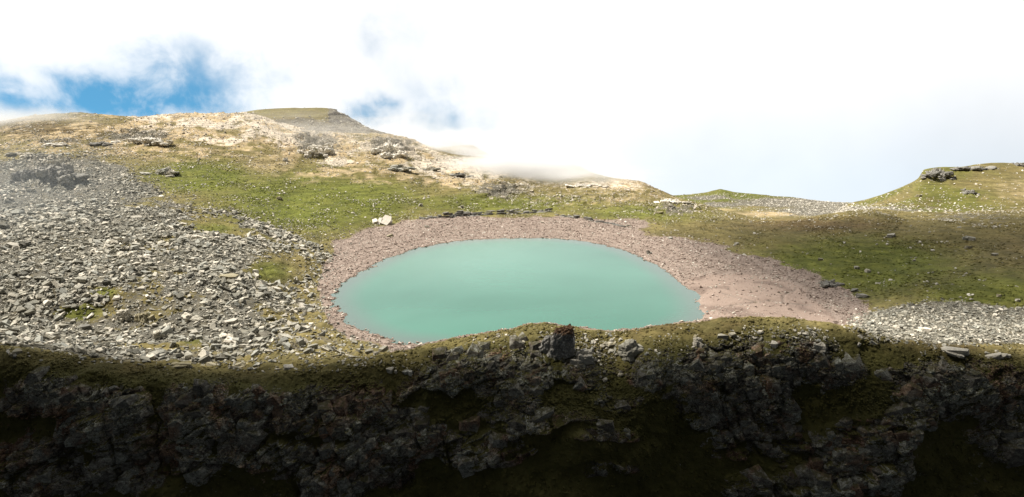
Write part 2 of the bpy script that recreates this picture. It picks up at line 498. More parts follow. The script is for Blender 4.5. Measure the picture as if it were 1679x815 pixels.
# interpolate distance smoothly over the row parameter, height over distance
def pchip_cols(K, Y, x):
    """K (k,), Y (k,c) -> (len(x), c) monotone cubic, vectorised over columns"""
    h = np.diff(K)[:, None]; dl = np.diff(Y, axis=0) / h
    m = np.zeros_like(Y); m[0], m[-1] = dl[0], dl[-1]
    for i in range(1, len(K) - 1):
        ok = dl[i - 1] * dl[i] > 0
        w1, w2 = 2 * h[i] + h[i - 1], h[i] + 2 * h[i - 1]
        with np.errstate(divide='ignore', invalid='ignore'):
            v = (w1 + w2) / (w1 / dl[i - 1] + w2 / dl[i])
        m[i] = np.where(ok, v, 0)
    i = np.clip(np.searchsorted(K, x) - 1, 0, len(K) - 2)
    t = ((x - K[i]) / h[i, 0])[:, None]
    return ((1 + 2 * t) * (1 - t) ** 2 * Y[i] + t * (1 - t) ** 2 * h[i] * m[i] + t * t * (3 - 2 * t) * Y[i + 1] + t * t * (t - 1) * h[i] * m[i + 1])

KT = np.arange(len(BX), dtype=float)
GX = pchip_cols(KT, BX, ts)
GY = pchip_cols(KT, BY, ts)
GZ = pchip_cols(KT, BZ, ts)
PX, PY = project(GX, GY, GZ)
TT = np.repeat(ts[:, None], NC, 1)

# lake outline on the water plane
LAKE_PX = [(543, 490), (547, 480), (560, 467), (580, 452), (612, 434), (650, 417), (690, 405), (740, 396.5), (790, 391.8), (850, 390), (905, 390.5), (950, 394.5), (1000, 403), (1040, 416), (1080, 436), (1110, 456), (1135, 476), (1148, 492), (1155, 510), (1148, 526), (1110, 545), (1040, 566), (950, 576), (850, 577), (760, 572), (700, 565), (660, 562), (620, 554), (585, 540), (560, 520), (546, 502)]
def chaikin(p, n=3):
    p = np.asarray(p, float)
    for _ in range(n):
        q = np.roll(p, -1, 0)
        p = np.stack([p * .75 + q * .25, p * .25 + q * .75], 1).reshape(-1, 2)
    return p
lk = np.array([at_height(a, b)[:2] for a, b in LAKE_PX])
LAKE = chaikin(lk)
S = np.full(GX.shape, -60.0)
near = (TT > 3.2) & (TT < 8.6) & (np.abs(GX) < 190)
S[near] = -poly_sd(GX[near], GY[near], LAKE)          # positive outside the water
S[~near] = 200.0
S = S + np.where(near, 0.7 * fbm(GX * .12, GY * .12, 0 * GX, 3, 40) + 1.3 * fbm(GX * .33, GY * .33, 0 * GX, 3, 41), 0)
bz_ = np.where(S > 0, 0.03 + 0.055 * S, 0.16 * S)
k = 1 - sm(S, 8.0, 26.0)
k = np.where(TT < 5, (1 - sm(S, 3.0, 11.0)) * sm(TT, 4.35, 5.0), k)
GZ = GZ * (1 - k) + np.maximum(np.minimum(bz_, 2.5), -4.0) * k
PX, PY = project(GX, GY, GZ)

# masks of ground cover
nw = fbm(GX * .05, GY * .05, GZ * .05, 4, 3)
nw2 = fbm(GX * .2, GY * .2, GZ * .2, 3, 8)
def pmask(poly, soft=10, wob=10):
    return sm(poly_sd(PX, PY, poly) + wob * nw, -soft, soft)

SCREE_L = [(-800, 250), (-100, 262), (0, 268), (60, 256), (150, 258), (205, 272), (240, 300), (290, 330), (350, 345), (430, 362), (480, 385), (520, 402), (546, 420), (532, 450), (528, 490), (548, 530), (590, 556), (640, 568), (610, 590), (540, 604), (440, 600), (300, 592), (180, 584), (100, 576), (0, 566), (-800, 570)]
BEACH = [(546, 402), (600, 388), (680, 368), (720, 360), (780, 357), (850, 353), (900, 350), (945, 355), (1020, 369), (1100, 387), (1200, 406), (1260, 420), (1330, 450), (1390, 480), (1420, 505), (1400, 522), (1300, 520), (1150, 540), (1100, 620), (700, 620), (620, 566), (560, 545), (525, 500), (530, 450)]
SAND = [(1120, 460), (1160, 446), (1230, 452), (1300, 472), (1352, 496), (1360, 522), (1150, 530)]
SCREE_R = [(1400, 520), (1460, 508), (1520, 498), (1600, 497), (1700, 503), (2300, 500), (2300, 560), (1679, 562), (1560, 560), (1460, 552), (1400, 540)]
PALE = [(120, 184), (410, 184), (480, 212), (650, 224), (760, 256), (870, 285), (870, 312), (780, 304), (690, 284), (600, 262), (540, 250), (430, 226), (350, 214), (200, 198)]
cover = np.zeros((NR, NC, 4)); tint = np.zeros((NR, NC, 4))
scl = pmask(SCREE_L, 7, 7) * (TT > 3.2)
thin = sm(PX + 0.55 * (PY - 450) + 70 * nw, 330, 520)          # thinner scree with turf between, towards the lake
patch = np.maximum.reduce([ell(PX, PY, 128, 512, 48, 16), ell(PX, PY, 170, 480, 26, 10), ell(PX, PY, 440, 445, 45, 22) * .8, ell(PX, PY, 350, 375, 60, 14) * .7, ell(PX, PY, 250, 330, 60, 10) * .4, ell(PX, PY, 320, 560, 40, 8) * .6])
turf_gap = sm(fbm(GX * .055, GY * .10, 0 * GX, 4, 97), .22, .6) * sm(PX + 60 * nw, 60, 330)
scr = np.clip(scl * (1 - 0.62 * thin) * (1 - .7 * turf_gap) - 0.9 * patch, 0, 1)
scr_r = pmask(SCREE_R, 8, 5) * (TT > 3.4) * (PX > 1300)
bch = pmask(BEACH, 9, 15) * (TT > 4.0) * (TT < 8.7)
snd = pmask(SAND, 12, 10) * (TT > 4.0)
pal = pmask(PALE, 22, 26) * (TT > 7.4)
pal = np.clip(pal * (.85 + .7 * nw2) + .34 * ell(PX, PY, 260, 215, 330, 34) * (1 + nw2) * (TT > 7.2) + .3 * ell(PX, PY, 620, 265, 300, 26) * (TT > 7) + .25 * ell(PX, PY, 980, 318, 170, 24) * (TT > 7), 0, 1)
out_l = np.maximum.reduce([ell(PX, PY, 80, 285, 75, 35), ell(PX, PY, 225, 225, 70, 12), ell(PX, PY, 95, 232, 40, 6), ell(PX, PY, 520, 235, 45, 22), ell(PX, PY, 640, 240, 45, 20), ell(PX, PY, 820, 315, 60, 16) * .9, ell(PX, PY, 1110, 345, 60, 10) * .8, ell(PX, PY, 900, 325, 160, 22) * .45]) * (TT > 6)
rimstone = np.clip(ell(PX, PY, 960, 575, 90, 22) + ell(PX, PY, 860, 558, 60, 12) + ell(PX, PY, 1280, 552, 160, 14) + ell(PX, PY, 1480, 560, 120, 16) + 0.7 * ell(PX, PY, 450, 595, 170, 9), 0, 1) * (TT > 2.9) * (TT < 4.3)
right_band = ell(PX, PY, 1600, 358, 140, 14) * (TT > 7)
cover[..., 0] = np.clip(np.maximum.reduce([scr, scr_r, out_l * .8, rimstone * .4, right_band * .5]), 0, 1)
cover[..., 1] = bch
cover[..., 2] = snd
CRK = [[(1185, 480), (1215, 488), (1240, 494), (1262, 492), (1290, 496), (1330, 500)], [(1285, 496), (1284, 486), (1292, 479), (1305, 476)], [(1160, 510), (1200, 500), (1240, 494)]]
for ln_ in CRK:
    for (x0, y0), (x1, y1) in zip(ln_, ln_[1:]):
        tq = np.clip(((PX - x0) * (x1 - x0) + (PY - y0) * (y1 - y0)) / ((x1 - x0) ** 2 + (y1 - y0) ** 2), 0, 1)
        dq = np.hypot(PX - x0 - tq * (x1 - x0), (PY - y0 - tq * (y1 - y0)) * 1.6) + 1.5 * np.abs(nw2)
        hitq = np.exp(-(dq / 2.6) ** 2) * (TT > 5)
        GZ = GZ - .30 * hitq
        cover[..., 2] *= 1 - hitq; cover[..., 1] *= 1 - .35 * hitq
green = np.maximum.reduce([ell(PX, PY, 520, 330, 210, 62), ell(PX, PY, 330, 290, 110, 34), ell(PX, PY, 800, 335, 230, 22) * .8, ell(PX, PY, 1050, 350, 160, 22) * .7, ell(PX, PY, 1400, 440, 210, 58), ell(PX, PY, 1620, 480, 160, 45) * .9, patch])
green = np.where(TT < 4.2, np.clip(1.0 - .75 * sm(TT, 2.2, 3.6) + 0.3 * nw, 0, 1), green)
tint[..., 0] = np.clip(green, 0, 1)
ochre = np.maximum.reduce([ell(PX, PY, 320, 194, 100, 9), ell(PX, PY, 545, 226, 28, 9), ell(PX, PY, 474, 240, 16, 24), ell(PX, PY, 1022, 305, 46, 10), ell(PX, PY, 610, 258, 90, 14) * .6, ell(PX, PY, 760, 275, 60, 10) * .5, ell(PX, PY, 840, 275, 50, 9) * .7, ell(PX, PY, 650, 225, 60, 7) * .7, (.52 + .5 * nw2) * ell(PX, PY, 320, 228, 430, 40), .34 * ell(PX, PY, 430, 274, 120, 20), (.4 + .5 * nw2) * ell(PX, PY, 680, 285, 280, 24), (.3 + .5 * nw2) * ell(PX, PY, 1000, 318, 180, 22)]) * (TT > 7)
tint[..., 1] = ochre
brown = np.maximum.reduce([ell(PX, PY, 110, 215, 190, 20) * .7, ell(PX, PY, 1340, 370, 170, 18) * .75, ell(PX, PY, 1690, 400, 90, 30) * .45, ell(PX, PY, 640, 285, 200, 20) * .5])
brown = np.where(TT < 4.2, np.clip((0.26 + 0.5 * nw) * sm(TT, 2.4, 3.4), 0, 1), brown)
tint[..., 2] = np.clip(brown, 0, 1)
gap = sm(fbm(GX * .09, GY * .07, 0 * GX, 3, 93), .02, .45)
tint[..., 3] = np.clip(pal * (1 - .55 * gap) + .55 * ell(PX, PY, 985, 303, 120, 10) * (TT > 7), 0, 1) * .95  # right crest whitened as well: its sunlit glow is put into the colour
tint[..., 1] = np.clip(ochre + .8 * gap * pal, 0, 1)

# --- shape detail
amp = sm(TT, 3.0, 3.6) * (1 - sm(1 - np.clip(k, 0, 1), 0, 1) * 0)        # open ground
dry = 1 - np.clip(k, 0, 1)
GZ = GZ + amp * dry * (0.55 * fbm(GX * .055, GY * .055, 0 * GX, 3, 5) * sm(TT, 6, 7.5) + 0.16 * fbm(GX * .3, GY * .3, 0 * GX, 3, 6))
GZ = GZ + amp * dry * (1 - scl) * 0.34 * (1 - np.abs(fbm(GX * .11, GY * .16, 0 * GX, 4, 9))) * sm(TT, 5.5, 6.5)
GZ = GZ + sm(TT, 2.3, 2.8) * (1 - sm(TT, 4.1, 4.6)) * (.30 * fbm(GX * .35, GY * .5, 0 * GX, 4, 51) + .12 * fbm(GX * 1.3, GY * 1.3, 0 * GX, 3, 52))
GZ = GZ + amp * scl * 0.5 * fbm(GX * .35, GY * .35, 0 * GX, 3, 7)
# rough broken ridge line and outcrops
fr_, fe_ = facets(GX * .16, GY * .10, GZ * .5, 60)
GZ = GZ + np.clip(out_l + 0.45 * pal, 0, 1) * 1.3 * (fr_ + 0.4)
# cliff: blocky outward displacement along -Y (and a little along X)
cl = (TT < 3.75)
nzc = np.zeros_like(GX)
rock_blobs = [(75, 650, 75, 32), (190, 690, 90, 60), (330, 660, 70, 50), (440, 665, 60, 45), (560, 665, 90, 50), (650, 715, 70, 62), (745, 605, 66, 38), (860, 620, 76, 55), (950, 605, 44, 30), (1078, 605, 42, 30), (1160, 640, 70, 60), (1320, 605, 115, 48), (1240, 700, 80, 70), (1560, 645, 125, 48), (1420, 740, 110, 55), (260, 760, 120, 45), (560, 770, 110, 45), (60, 770, 90, 45), (800, 745, 90, 26), (880, 690, 90, 22), (1000, 715, 60, 12), (420, 740, 60, 30), (1230, 790, 90, 30), (1640, 720, 40, 40), (1020, 655, 40, 18), (980, 770, 60, 14), (1500, 690, 40, 14)]
rb = np.zeros_like(GX)
for (cx, cy, rx, ry) in rock_blobs:
    rb = np.maximum(rb, sm(1.35 - np.sqrt(((PX - cx) / rx) ** 2 + ((PY - cy) / ry) ** 2) + 0.45 * nw2 + 0.35 * nw, 0.05, 0.6))
turf = np.maximum.reduce([ell(PX, PY, 900, 780, 190, 55), ell(PX, PY, 1000, 690, 110, 40) * .8, ell(PX, PY, 770, 670, 65, 45), ell(PX, PY, 1420, 668, 110, 30), ell(PX, PY, 1010, 635, 50, 35), ell(PX, PY, 210, 612, 210, 18), ell(PX, PY, 520, 615, 130, 20), ell(PX, PY, 1440, 590, 130, 14), ell(PX, PY, 1110, 660, 30, 40)])
rb = np.clip(rb * 1.1 - 0.9 * turf + 0.05, 0, 1)
face = sm(TT, 0.3, 1.0) * (1 - sm(TT, 3.0, 3.7))
ci = np.where(cl & (TT > 0.02))
xx, yy, zz = GX[ci], GY[ci], GZ[ci]
wob = .35
wx = xx + wob * fbm(xx * .5, yy * .5, zz * .5, 3, 20); wz = zz + wob * fbm(xx * .5, yy * .5, zz * .5, 3, 24)
dipa = .30 + .25 * fbm(xx * .012, yy * .012, 0 * zz, 2, 29)          # the beds dip, and not everywhere alike
bxr = wx * np.cos(dipa) + wz * np.sin(dipa); bzr = -wx * np.sin(dipa) + wz * np.cos(dipa)
f1, e1 = facets(bxr * .085, yy * .08, bzr * .115, 70, True)
f2, e2 = facets(bxr * .24, yy * .22, bzr * .38, 80, True)
f3, e3 = facets(bxr * .70, yy * .7, bzr * 1.25, 90, True)
f4, e4 = facets(wx * 1.9, yy * 1.9, wz * 3.0, 100)
fbig = fbm(xx * .035, yy * .035, zz * .05, 3, 30)
rr = rb[ci]; ff = face[ci]
ffin = fbm(xx * 1.6, yy * 1.6, zz * 2.4, 3, 37)
crack = np.exp(-(e2 / .10) ** 2) * .5 + np.exp(-(e1 / .05) ** 2) * 1.0 + np.exp(-(e3 / .12) ** 2) * .16
vg = fbm(xx * .10 + .35 * zz * .1, 0 * xx, zz * .02, 4, 140); gully = np.exp(-(vg / .055) ** 2)
lg = fbm(xx * .022, 0 * xx, bzr * .17, 4, 150); shelf = np.exp(-(lg / .07) ** 2)
gl_ = np.zeros_like(GX); gl_[ci] = np.maximum(gully, .8 * shelf)
outw = ff * (-rr * (1.0 * gully + .5 * shelf) + 2.2 * fbig + rr * (0.9 + 1.15 * f1 + 0.50 * f2 + 0.17 * f3 + 0.06 * f4 + .05 * ffin - .32 * crack) + (1 - rr) * (0.7 * fbm(xx * .18, yy * .18, zz * .18, 3, 33) + 0.22 * fbm(xx * .8, yy * .8, zz * .8, 3, 35)))
GY[ci] = GY[ci] - outw
GZ[ci] = GZ[ci] + ff * rr * 0.12 * f3
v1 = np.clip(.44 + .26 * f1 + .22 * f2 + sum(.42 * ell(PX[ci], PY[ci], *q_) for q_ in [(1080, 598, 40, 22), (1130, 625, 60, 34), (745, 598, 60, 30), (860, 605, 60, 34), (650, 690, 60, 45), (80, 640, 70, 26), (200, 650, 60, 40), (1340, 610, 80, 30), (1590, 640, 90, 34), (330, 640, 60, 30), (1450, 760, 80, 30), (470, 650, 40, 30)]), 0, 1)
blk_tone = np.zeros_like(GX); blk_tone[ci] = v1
spk = fbm(GX * .45, GY * .45, GZ * .8, 4, 77)
cover[..., 3] = np.where(cl, np.clip(rb + .55 * sm(spk, .12, .5) * sm(rb, -.2, .3) - .25 * sm(spk, 0, -.5) - .55 * gl_, 0, 1) * face, 0)
cover[..., 3] = np.maximum(cover[..., 3], np.clip(out_l - .3, 0, 1) * .5)

band = np.clip(.5 + .35 * np.sin(S * 1.25 + 2.2 * nw) + .25 * nw2, 0, 1)
wetb = sm(S, 1.0, .2) * (TT > 4.6)
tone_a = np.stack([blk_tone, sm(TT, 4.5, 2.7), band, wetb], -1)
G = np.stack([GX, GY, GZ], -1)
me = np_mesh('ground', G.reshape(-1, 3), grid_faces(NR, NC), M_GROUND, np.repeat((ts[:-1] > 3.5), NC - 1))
put_attr(me, 'cover', np.clip(cover, 0, 1).reshape(-1, 4))
put_attr(me, 'tint', np.clip(tint, 0, 1).reshape(-1, 4))
put_attr(me, 'tone', np.clip(tone_a, 0, 1).reshape(-1, 4))
tag(link('ground', me), kind='structure')

# vertex normals of the grid, for laying things on it
dU = np.gradient(G, axis=1); dV = np.gradient(G, axis=0)
NRM = np.cross(dU, dV); NRM /= (np.linalg.norm(NRM, axis=-1, keepdims=True) + 1e-9)
AREA = np.linalg.norm(np.cross(dU, dV), axis=-1)
QX, QY = project(G[..., 0], G[..., 1], G[..., 2])
VIS = (TT > 2.6) & (TT < 9.3)


def spot(px, py, tmin=2.7, tmax=9.4):
    """the point of the ground seen at a pixel of the photo"""
    ok = (TT > tmin) & (TT < tmax)
    dd = np.where(ok, (QX - px) ** 2 + (QY - py) ** 2, 1e9)
    i = np.unravel_index(np.argmin(dd), dd.shape)
    return Vector(G[i]), Vector(NRM[i])


# ------------------------------------------------------------------ lake
def lake_material():
    m, t = new_mat('glacial_water')
    pos = t.n('ShaderNodeNewGeometry').outputs['Position']
    a = t.n('ShaderNodeAttribute'); a.attribute_name = 'depth'
    dep = t.n('ShaderNodeSeparateColor'); t.put(dep.inputs[0], a.outputs['Color'])
    n = t.noise(pos, 0.02, 3, 0.5)
    deep = t.mix(t.sstep(t.noise(pos, 0.014, 4, 0.55, .4), .35, .65), (0.016, 0.118, 0.076), (0.034, 0.158, 0.108))
    reflection_at = at_height(800, 428)
    pv = t.n('ShaderNodeVectorMath', operation='DISTANCE'); t.put(pv.inputs[0], pos); pv.inputs[1].default_value = tuple(float(q_) for q_ in reflection_at)
    painted_reflection = t.sstep(t.m('ADD', pv.outputs['Value'], t.m('MULTIPLY', t.noise(pos, .03, 4, .55), 30)), 62, 12, 0, .75)
    deep = t.mix(painted_reflection, deep, (0.075, 0.215, 0.162))  # paler sky reflection painted into the water colour
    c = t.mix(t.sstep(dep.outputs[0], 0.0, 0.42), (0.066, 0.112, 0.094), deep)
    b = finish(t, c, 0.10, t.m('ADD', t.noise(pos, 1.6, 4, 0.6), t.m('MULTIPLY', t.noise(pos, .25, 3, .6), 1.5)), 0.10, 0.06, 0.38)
    return m

bm = bmesh.new()
rings = []
cen = LAKE.mean(0)
for sc_ in (1.02, 0.985, 0.95, 0.9, 0.84, 0.76, 0.66, 0.5, 0.3, 0.12):
    rings.append([bm.verts.new((cen[0] + (p[0] - cen[0]) * sc_, cen[1] + (p[1] - cen[1]) * sc_, 0.0)) for p in LAKE])
for r0, r1 in zip(rings, rings[1:]):
    for i in range(len(r0)):
        j = (i + 1) % len(r0)
        bm.faces.new((r0[i], r0[j], r1[j], r1[i]))
bm.faces.new(rings[-1])
bm.normal_update()
if sum(f.normal.z for f in bm.faces) < 0: bmesh.ops.reverse_faces(bm, faces=bm.faces)
me = bpy.data.meshes.new('lake'); bm.to_mesh(me); bm.free()
co = np.zeros(len(me.vertices) * 3, np.float32); me.vertices.foreach_get('co', co); co = co.reshape(-1, 3)
dp = np.clip(poly_sd(co[:, 0], co[:, 1], LAKE) / 24.0, 0, 1)
put_attr(me, 'depth', np.stack([dp, dp, dp, dp * 0 + 1], -1))
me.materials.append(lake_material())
tag(link('lake', me), kind='structure')

# ------------------------------------------------------------------ hills behind
def hill(name, lines, nrow, x0, x1, step, paint, rough, seed):
    xs = np.arange(x0, x1 + .1, step, dtype=float)
    X, Y, Z = [], [], []
    for yk, dk in lines:
        a, b, c = at_depth(xs, curve(yk, xs), curve(dk, xs)); X.append(a); Y.append(b); Z.append(c)
    uu = X[-1] / Y[-1]; y0, z0 = Y[-1], Z[-1]
    for dd, dz in ((18, -3), (60, -22), (200, -90)):
        X.append(uu * (y0 + dd)); Y.append(y0 + dd); Z.append(z0 + dz)
    nrow = nrow + [8, 8, 6]
    tt = np.concatenate([[0.0]] + [i + np.arange(1, n + 1) / n for i, n in enumerate(nrow)])
    K = np.arange(len(X), dtype=float)
    gx, gy, gz = (pchip_cols(K, np.array(q), tt) for q in (X, Y, Z))
    px, py = project(gx, gy, gz)
    T = np.repeat(tt[:, None], len(xs), 1)
    n1 = fbm(gx * .04, gy * .04, gz * .04, 4, seed)
    cov, tin = paint(px, py, T, n1)
    rk = np.maximum(cov[..., 3], 0)
    f1, e1 = facets(gx * .10, gy * .10, gz * .22, seed + 5)
    f2, e2 = facets(gx * .3, gy * .3, gz * .6, seed + 9)
    gz = gz + rough * fbm(gx * .09, gy * .09, 0 * gx, 4, seed + 2)
    gy = gy - rk * (2.2 * f1 + 1.1 * f2)
    gz = gz + rk * (0.8 * f1 + 0.7 * f2)
    g = np.stack([gx, gy, gz], -1)
    me = np_mesh(name, g.reshape(-1, 3), grid_faces(len(tt), len(xs)), M_GROUND, True)
    put_attr(me, 'cover', np.clip(cov, 0, 1).reshape(-1, 4)); put_attr(me, 'tint', np.clip(tin, 0, 1).reshape(-1, 4))
    tag(link(name, me), kind='structure')
    du = np.gradient(g, axis=1); dv = np.gradient(g, axis=0)
    nn = np.cross(du, dv); ar = np.linalg.norm(nn, axis=-1); nn /= ar[..., None] + 1e-9
    qx, qy = project(g[..., 0], g[..., 1], g[..., 2])
    return dict(G=g, N=nn, A=ar, PX=qx, PY=qy, T=T, cov=cov)


def paint_mesa(px, py, T, n):
    cov = np.zeros(px.shape + (4,)); tin = np.zeros_like(cov)
    top = sm(190 + 0.10 * (px - 400) * 0 + 9 - py + 6 * n + np.where(px > 540, -40, 0), -5, 6)
    cov[..., 3] = sm(px + 14 * n + 1.2 * (py - 190), 515, 560) * 0.45
    cov[..., 0] = np.maximum((1 - top) * .8, sm(px, 520, 560) * .9)
    tin[..., 0] = .35 * top; tin[..., 2] = .2
    return cov, tin

MESA = hill('mesa_hill', [([(380, 235), (780, 275)], [(380, 440), (780, 440)]),
                   ([(380, 205), (420, 205), (520, 212), (600, 216), (650, 225), (700, 240), (780, 262)], [(380, 465), (780, 465)]),
                   ([(380, 192), (402, 184), (430, 179), (470, 177), (520, 176.5), (548, 179), (556, 184), (566, 188), (580, 196), (600, 208), (630, 218), (660, 226), (720, 246), (780, 262)], [(380, 490), (780, 490)])],
     [20, 40], 380, 780, 1.5, paint_mesa, 0.25, 200)


def paint_mist(px, py, T, n):
    cov = np.zeros(px.shape + (4,)); tin = np.zeros_like(cov)
    cov[..., 3] = sm(n, 0.0, .5) * .6
    tin[..., 2] = .5 + .3 * n
    tin[..., 0] = sm(px, 945, 990) * .8
    return cov, tin

hill('misty_hill', [([(700, 300), (1100, 340)], [(700, 430), (1100, 400)]),
                    ([(700, 262), (830, 275), (900, 282), (1000, 300), (1100, 325)], [(700, 460), (1100, 430)]),
                    ([(700, 246), (740, 240), (770, 238), (800, 252), (850, 262), (880, 258), (910, 262), (940, 268), (965, 281), (990, 289), (1030, 297), (1060, 304), (1100, 322)], [(700, 490), (1100, 450)])],
     [16, 30], 700, 1100, 1.8, paint_mist, 0.35, 230)


def paint_far(px, py, T, n):
    cov = np.zeros(px.shape + (4,)); tin = np.zeros_like(cov)
    sc_ = np.maximum.reduce([ell(px, py, 1290, 333, 110, 9), ell(px, py, 1370, 345, 110, 10), ell(px, py, 1190, 335, 60, 6) * .8, ell(px, py, 1160, 324, 40, 6) * .7, ell(px, py, 1440, 338, 50, 8) * .8])
    cov[..., 0] = np.clip(sc_ * 1.15 + .2 * n, 0, 1)
    tin[..., 0] = np.clip(.75 - .6 * sm(py, 330, 350) + .3 * n, 0, 1)
    yel = np.maximum(ell(px, py, 1270, 351, 100, 6), ell(px, py, 1170, 345, 60, 6) * .7)
    tin[..., 1] = yel * .7
    tin[..., 2] = .25
    return cov, tin

FAR = hill('far_hill', [([(1040, 385), (1700, 385)], [(1040, 310), (1700, 310)]),
                        ([(1040, 352), (1180, 356), (1330, 356), (1500, 348), (1700, 345)], [(1040, 400), (1700, 400)]),
                        ([(1040, 340), (1160, 336), (1300, 340), (1450, 340), (1700, 335)], [(1040, 480), (1700, 480)]),
                        ([(1040, 322), (1105, 320), (1150, 317), (1172, 313), (1181, 310.5), (1192, 313), (1210, 317), (1250, 319), (1262, 321), (1300, 324), (1340, 329), (1380, 332), (1420, 333), (1500, 334), (1700, 332)], [(1040, 570), (1700, 570)])],
           [10, 26, 34], 1040, 1700, 2.0, paint_far, 0.5, 260)


def paint_right(px, py, T, n):
    cov = np.zeros(px.shape + (4,)); tin = np.zeros_like(cov)
    cov[..., 0] = np.clip(ell(px, py, 1400, 345, 90, 9) * .8 + ell(px, py, 1600, 348, 150, 9) * .35 + .2 * n, 0, 1)
    tin[..., 0] = np.clip(.55 + .5 * n - .3 * sm(px, 1560, 1679), 0, 1)
    tin[..., 1] = np.clip(ell(px, py, 1679, 310, 90, 30) * .45 + .1 * n, 0, 1)
    tin[..., 2] = np.clip(.25 + .3 * n, 0, 1)
    return cov, tin

RIGHT = hill('right_hill', [([(1330, 390), (2300, 390)], [(1330, 290), (2300, 285)]),
                            ([(1330, 372), (1400, 354), (1450, 350), (1679, 346), (2300, 330)], [(1330, 350), (1500, 340), (2300, 330)]),
                            ([(1330, 372), (1375, 350), (1420, 336), (1455, 326), (1520, 303), (1600, 302), (1679, 300), (2300, 280)], [(1330, 400), (1679, 372), (2300, 372)]),
                            ([(1330, 372), (1365, 350), (1395, 334), (1420, 328), (1450, 318), (1480, 306), (1505, 293), (1516, 278), (1545, 274), (1575, 274), (1600, 270), (1640, 267), (1679, 268), (1800, 262), (2300, 240)], [(1330, 440), (1520, 400), (1679, 410), (2300, 415)])],
             [10, 36, 40], 1330, 2300, 2.2, paint_right, 0.3, 290)

# ------------------------------------------------------------------ rocks
def hull(points):
    bm = bmesh.new()
    for p in points: bm.verts.new(p)
    r = bmesh.ops.convex_hull(bm, input=bm.verts)
    gone = [v for v in bm.verts if not v.link_faces]
    bmesh.ops.delete(bm, geom=gone, context='VERTS')
    bmesh.ops.recalc_face_normals(bm, faces=bm.faces)
    bm.verts.ensure_lookup_table(); bm.verts.index_update()
    v = np.array([q.co[:] for q in bm.verts]); f = np.array([[q.index for q in fc.verts] for fc in bm.faces])
    bm.free()
    return v, f


def slab_points(rng, sx, sy, sz, n=5):
    """an irregular split slab: a polygon outline, two faces that do not quite match"""
    ang = np.sort(rng.uniform(0, 2 * math.pi, n) * .35 + np.linspace(0, 2 * math.pi, n, endpoint=False) + rng.uniform(0, 6))
    pts = []
    for zf in (-.5, .5):
        sh = rng.uniform(-.12, .12, 2); kk = rng.uniform(.78, 1.0)
        for a in ang:
            r = rng.uniform(.72, 1.05) * kk
            pts.append((sx * .5 * (r * math.cos(a) + sh[0]), sy * .5 * (r * math.sin(a) + sh[1]), sz * (zf + rng.uniform(-.16, .16))))
    return pts


PROTO = []
for i in range(36):
    n = int(RNG.integers(4, 7))
    PROTO.append(hull(slab_points(RNG, 1.0, RNG.uniform(.36, .85), RNG.uniform(.11, .34), n)))


def rotations(normals, yaw, tilt, rng):
    """rotation matrices (n,3,3): z near the normal, random yaw and tilt"""
    n = len(normals)
    z = normals + rng.normal(0, 1, (n, 3)) * tilt[:, None]
    z /= np.linalg.norm(z, axis=1, keepdims=True)
    h = np.stack([np.cos(yaw), np.sin(yaw), 0 * yaw], -1)
    y = np.cross(z, h); y /= np.linalg.norm(y, axis=1, keepdims=True)
    x = np.cross(y, z)
    return np.stack([x, y, z], -1)


def scatter(name, mat, pos, nrm, size, tilt, rng, sink=0.15, protos=PROTO):
    cos, fcs, off = [], [], 0
    ids = rng.integers(0, len(protos), len(pos))
    R = rotations(nrm, rng.uniform(0, 2 * math.pi, len(pos)), tilt, rng)
    for pi, (v, f) in enumerate(protos):
        s = np.where(ids == pi)[0]
        if not len(s): continue
        thick = v[:, 2].max() - v[:, 2].min()
        vv = np.einsum('nij,vj->nvi', R[s], v) * size[s][:, None, None] + pos[s][:, None, :] + nrm[s][:, None, :] * (size[s] * thick * (.5 - sink))[:, None, None]
        cos.append(vv.reshape(-1, 3))
        fcs.append((f[None] + (np.arange(len(s)) * len(v))[:, None, None] + off).reshape(-1, 3))
        off += len(s) * len(v)
    me = np_mesh(name, np.concatenate(cos), np.concatenate(fcs), mat)
    o = tag(link(name, me), kind='stuff')
    return o


def pick(weight, n, rng, g=None, nn=None):
    g = G if g is None else g; nn = NRM if nn is None else nn
    p = weight.ravel() / weight.sum()
    idx = rng.choice(p.size, n, p=p)
    r, c = np.unravel_index(idx, weight.shape)
    r2 = np.clip(r + 1, 0, g.shape[0] - 1); c2 = np.clip(c + 1, 0, g.shape[1] - 1)
    a = rng.random((n, 1)); b = rng.random((n, 1))
    p00, p01, p10, p11 = g[r, c], g[r, c2], g[r2, c], g[r2, c2]
    pos = (p00 * (1 - a) + p01 * a) * (1 - b) + (p10 * (1 - a) + p11 * a) * b
    nv = nn[r, c]
    nv = np.where(nv[:, 2:] < 0, -nv, nv)
    return pos, nv


def power(rng, n, lo, hi, al):
    u = rng.random(n)
    return (lo ** (1 - al) + u * (hi ** (1 - al) - lo ** (1 - al))) ** (1 / (1 - al))


inview = ((QX > -260) & (QX < 1940)).astype(float)
rng = np.random.default_rng(5)
# the loose scree left of the lake
wt = AREA * (scr ** 1.2) * VIS * inview * (1 + 0.6 * np.clip(nw2, -1, 1))
wt = np.clip(wt, 0, None)
n = 90000
p, nv = pick(wt, n, rng)
sz = power(rng, n, .42, 3.2, 2.25) * np.clip(1 + .5 * fbm(p[:, 0] * .06, p[:, 1] * .06, 0 * p[:, 0], 3, 66), .6, 1.6)
upper = sm(p[:, 1], 190, 290)
sz = sz * (1 - .25 * upper)
scatter('scree', M_SCREE, p, nv, sz, np.full(n, .24), rng)
# right scree by the cliff edge, and the loose stones along the rim
wt = AREA * np.clip(np.maximum(scr_r, rimstone * .75 * (nw2 > -.15)), 0, 1) * VIS * inview
n = 14000
p, nv = pick(wt, n, rng)
scatter('rim_rubble', M_SCREE, p, nv, power(rng, n, .28, 1.5, 2.4), np.full(n, .28), rng)
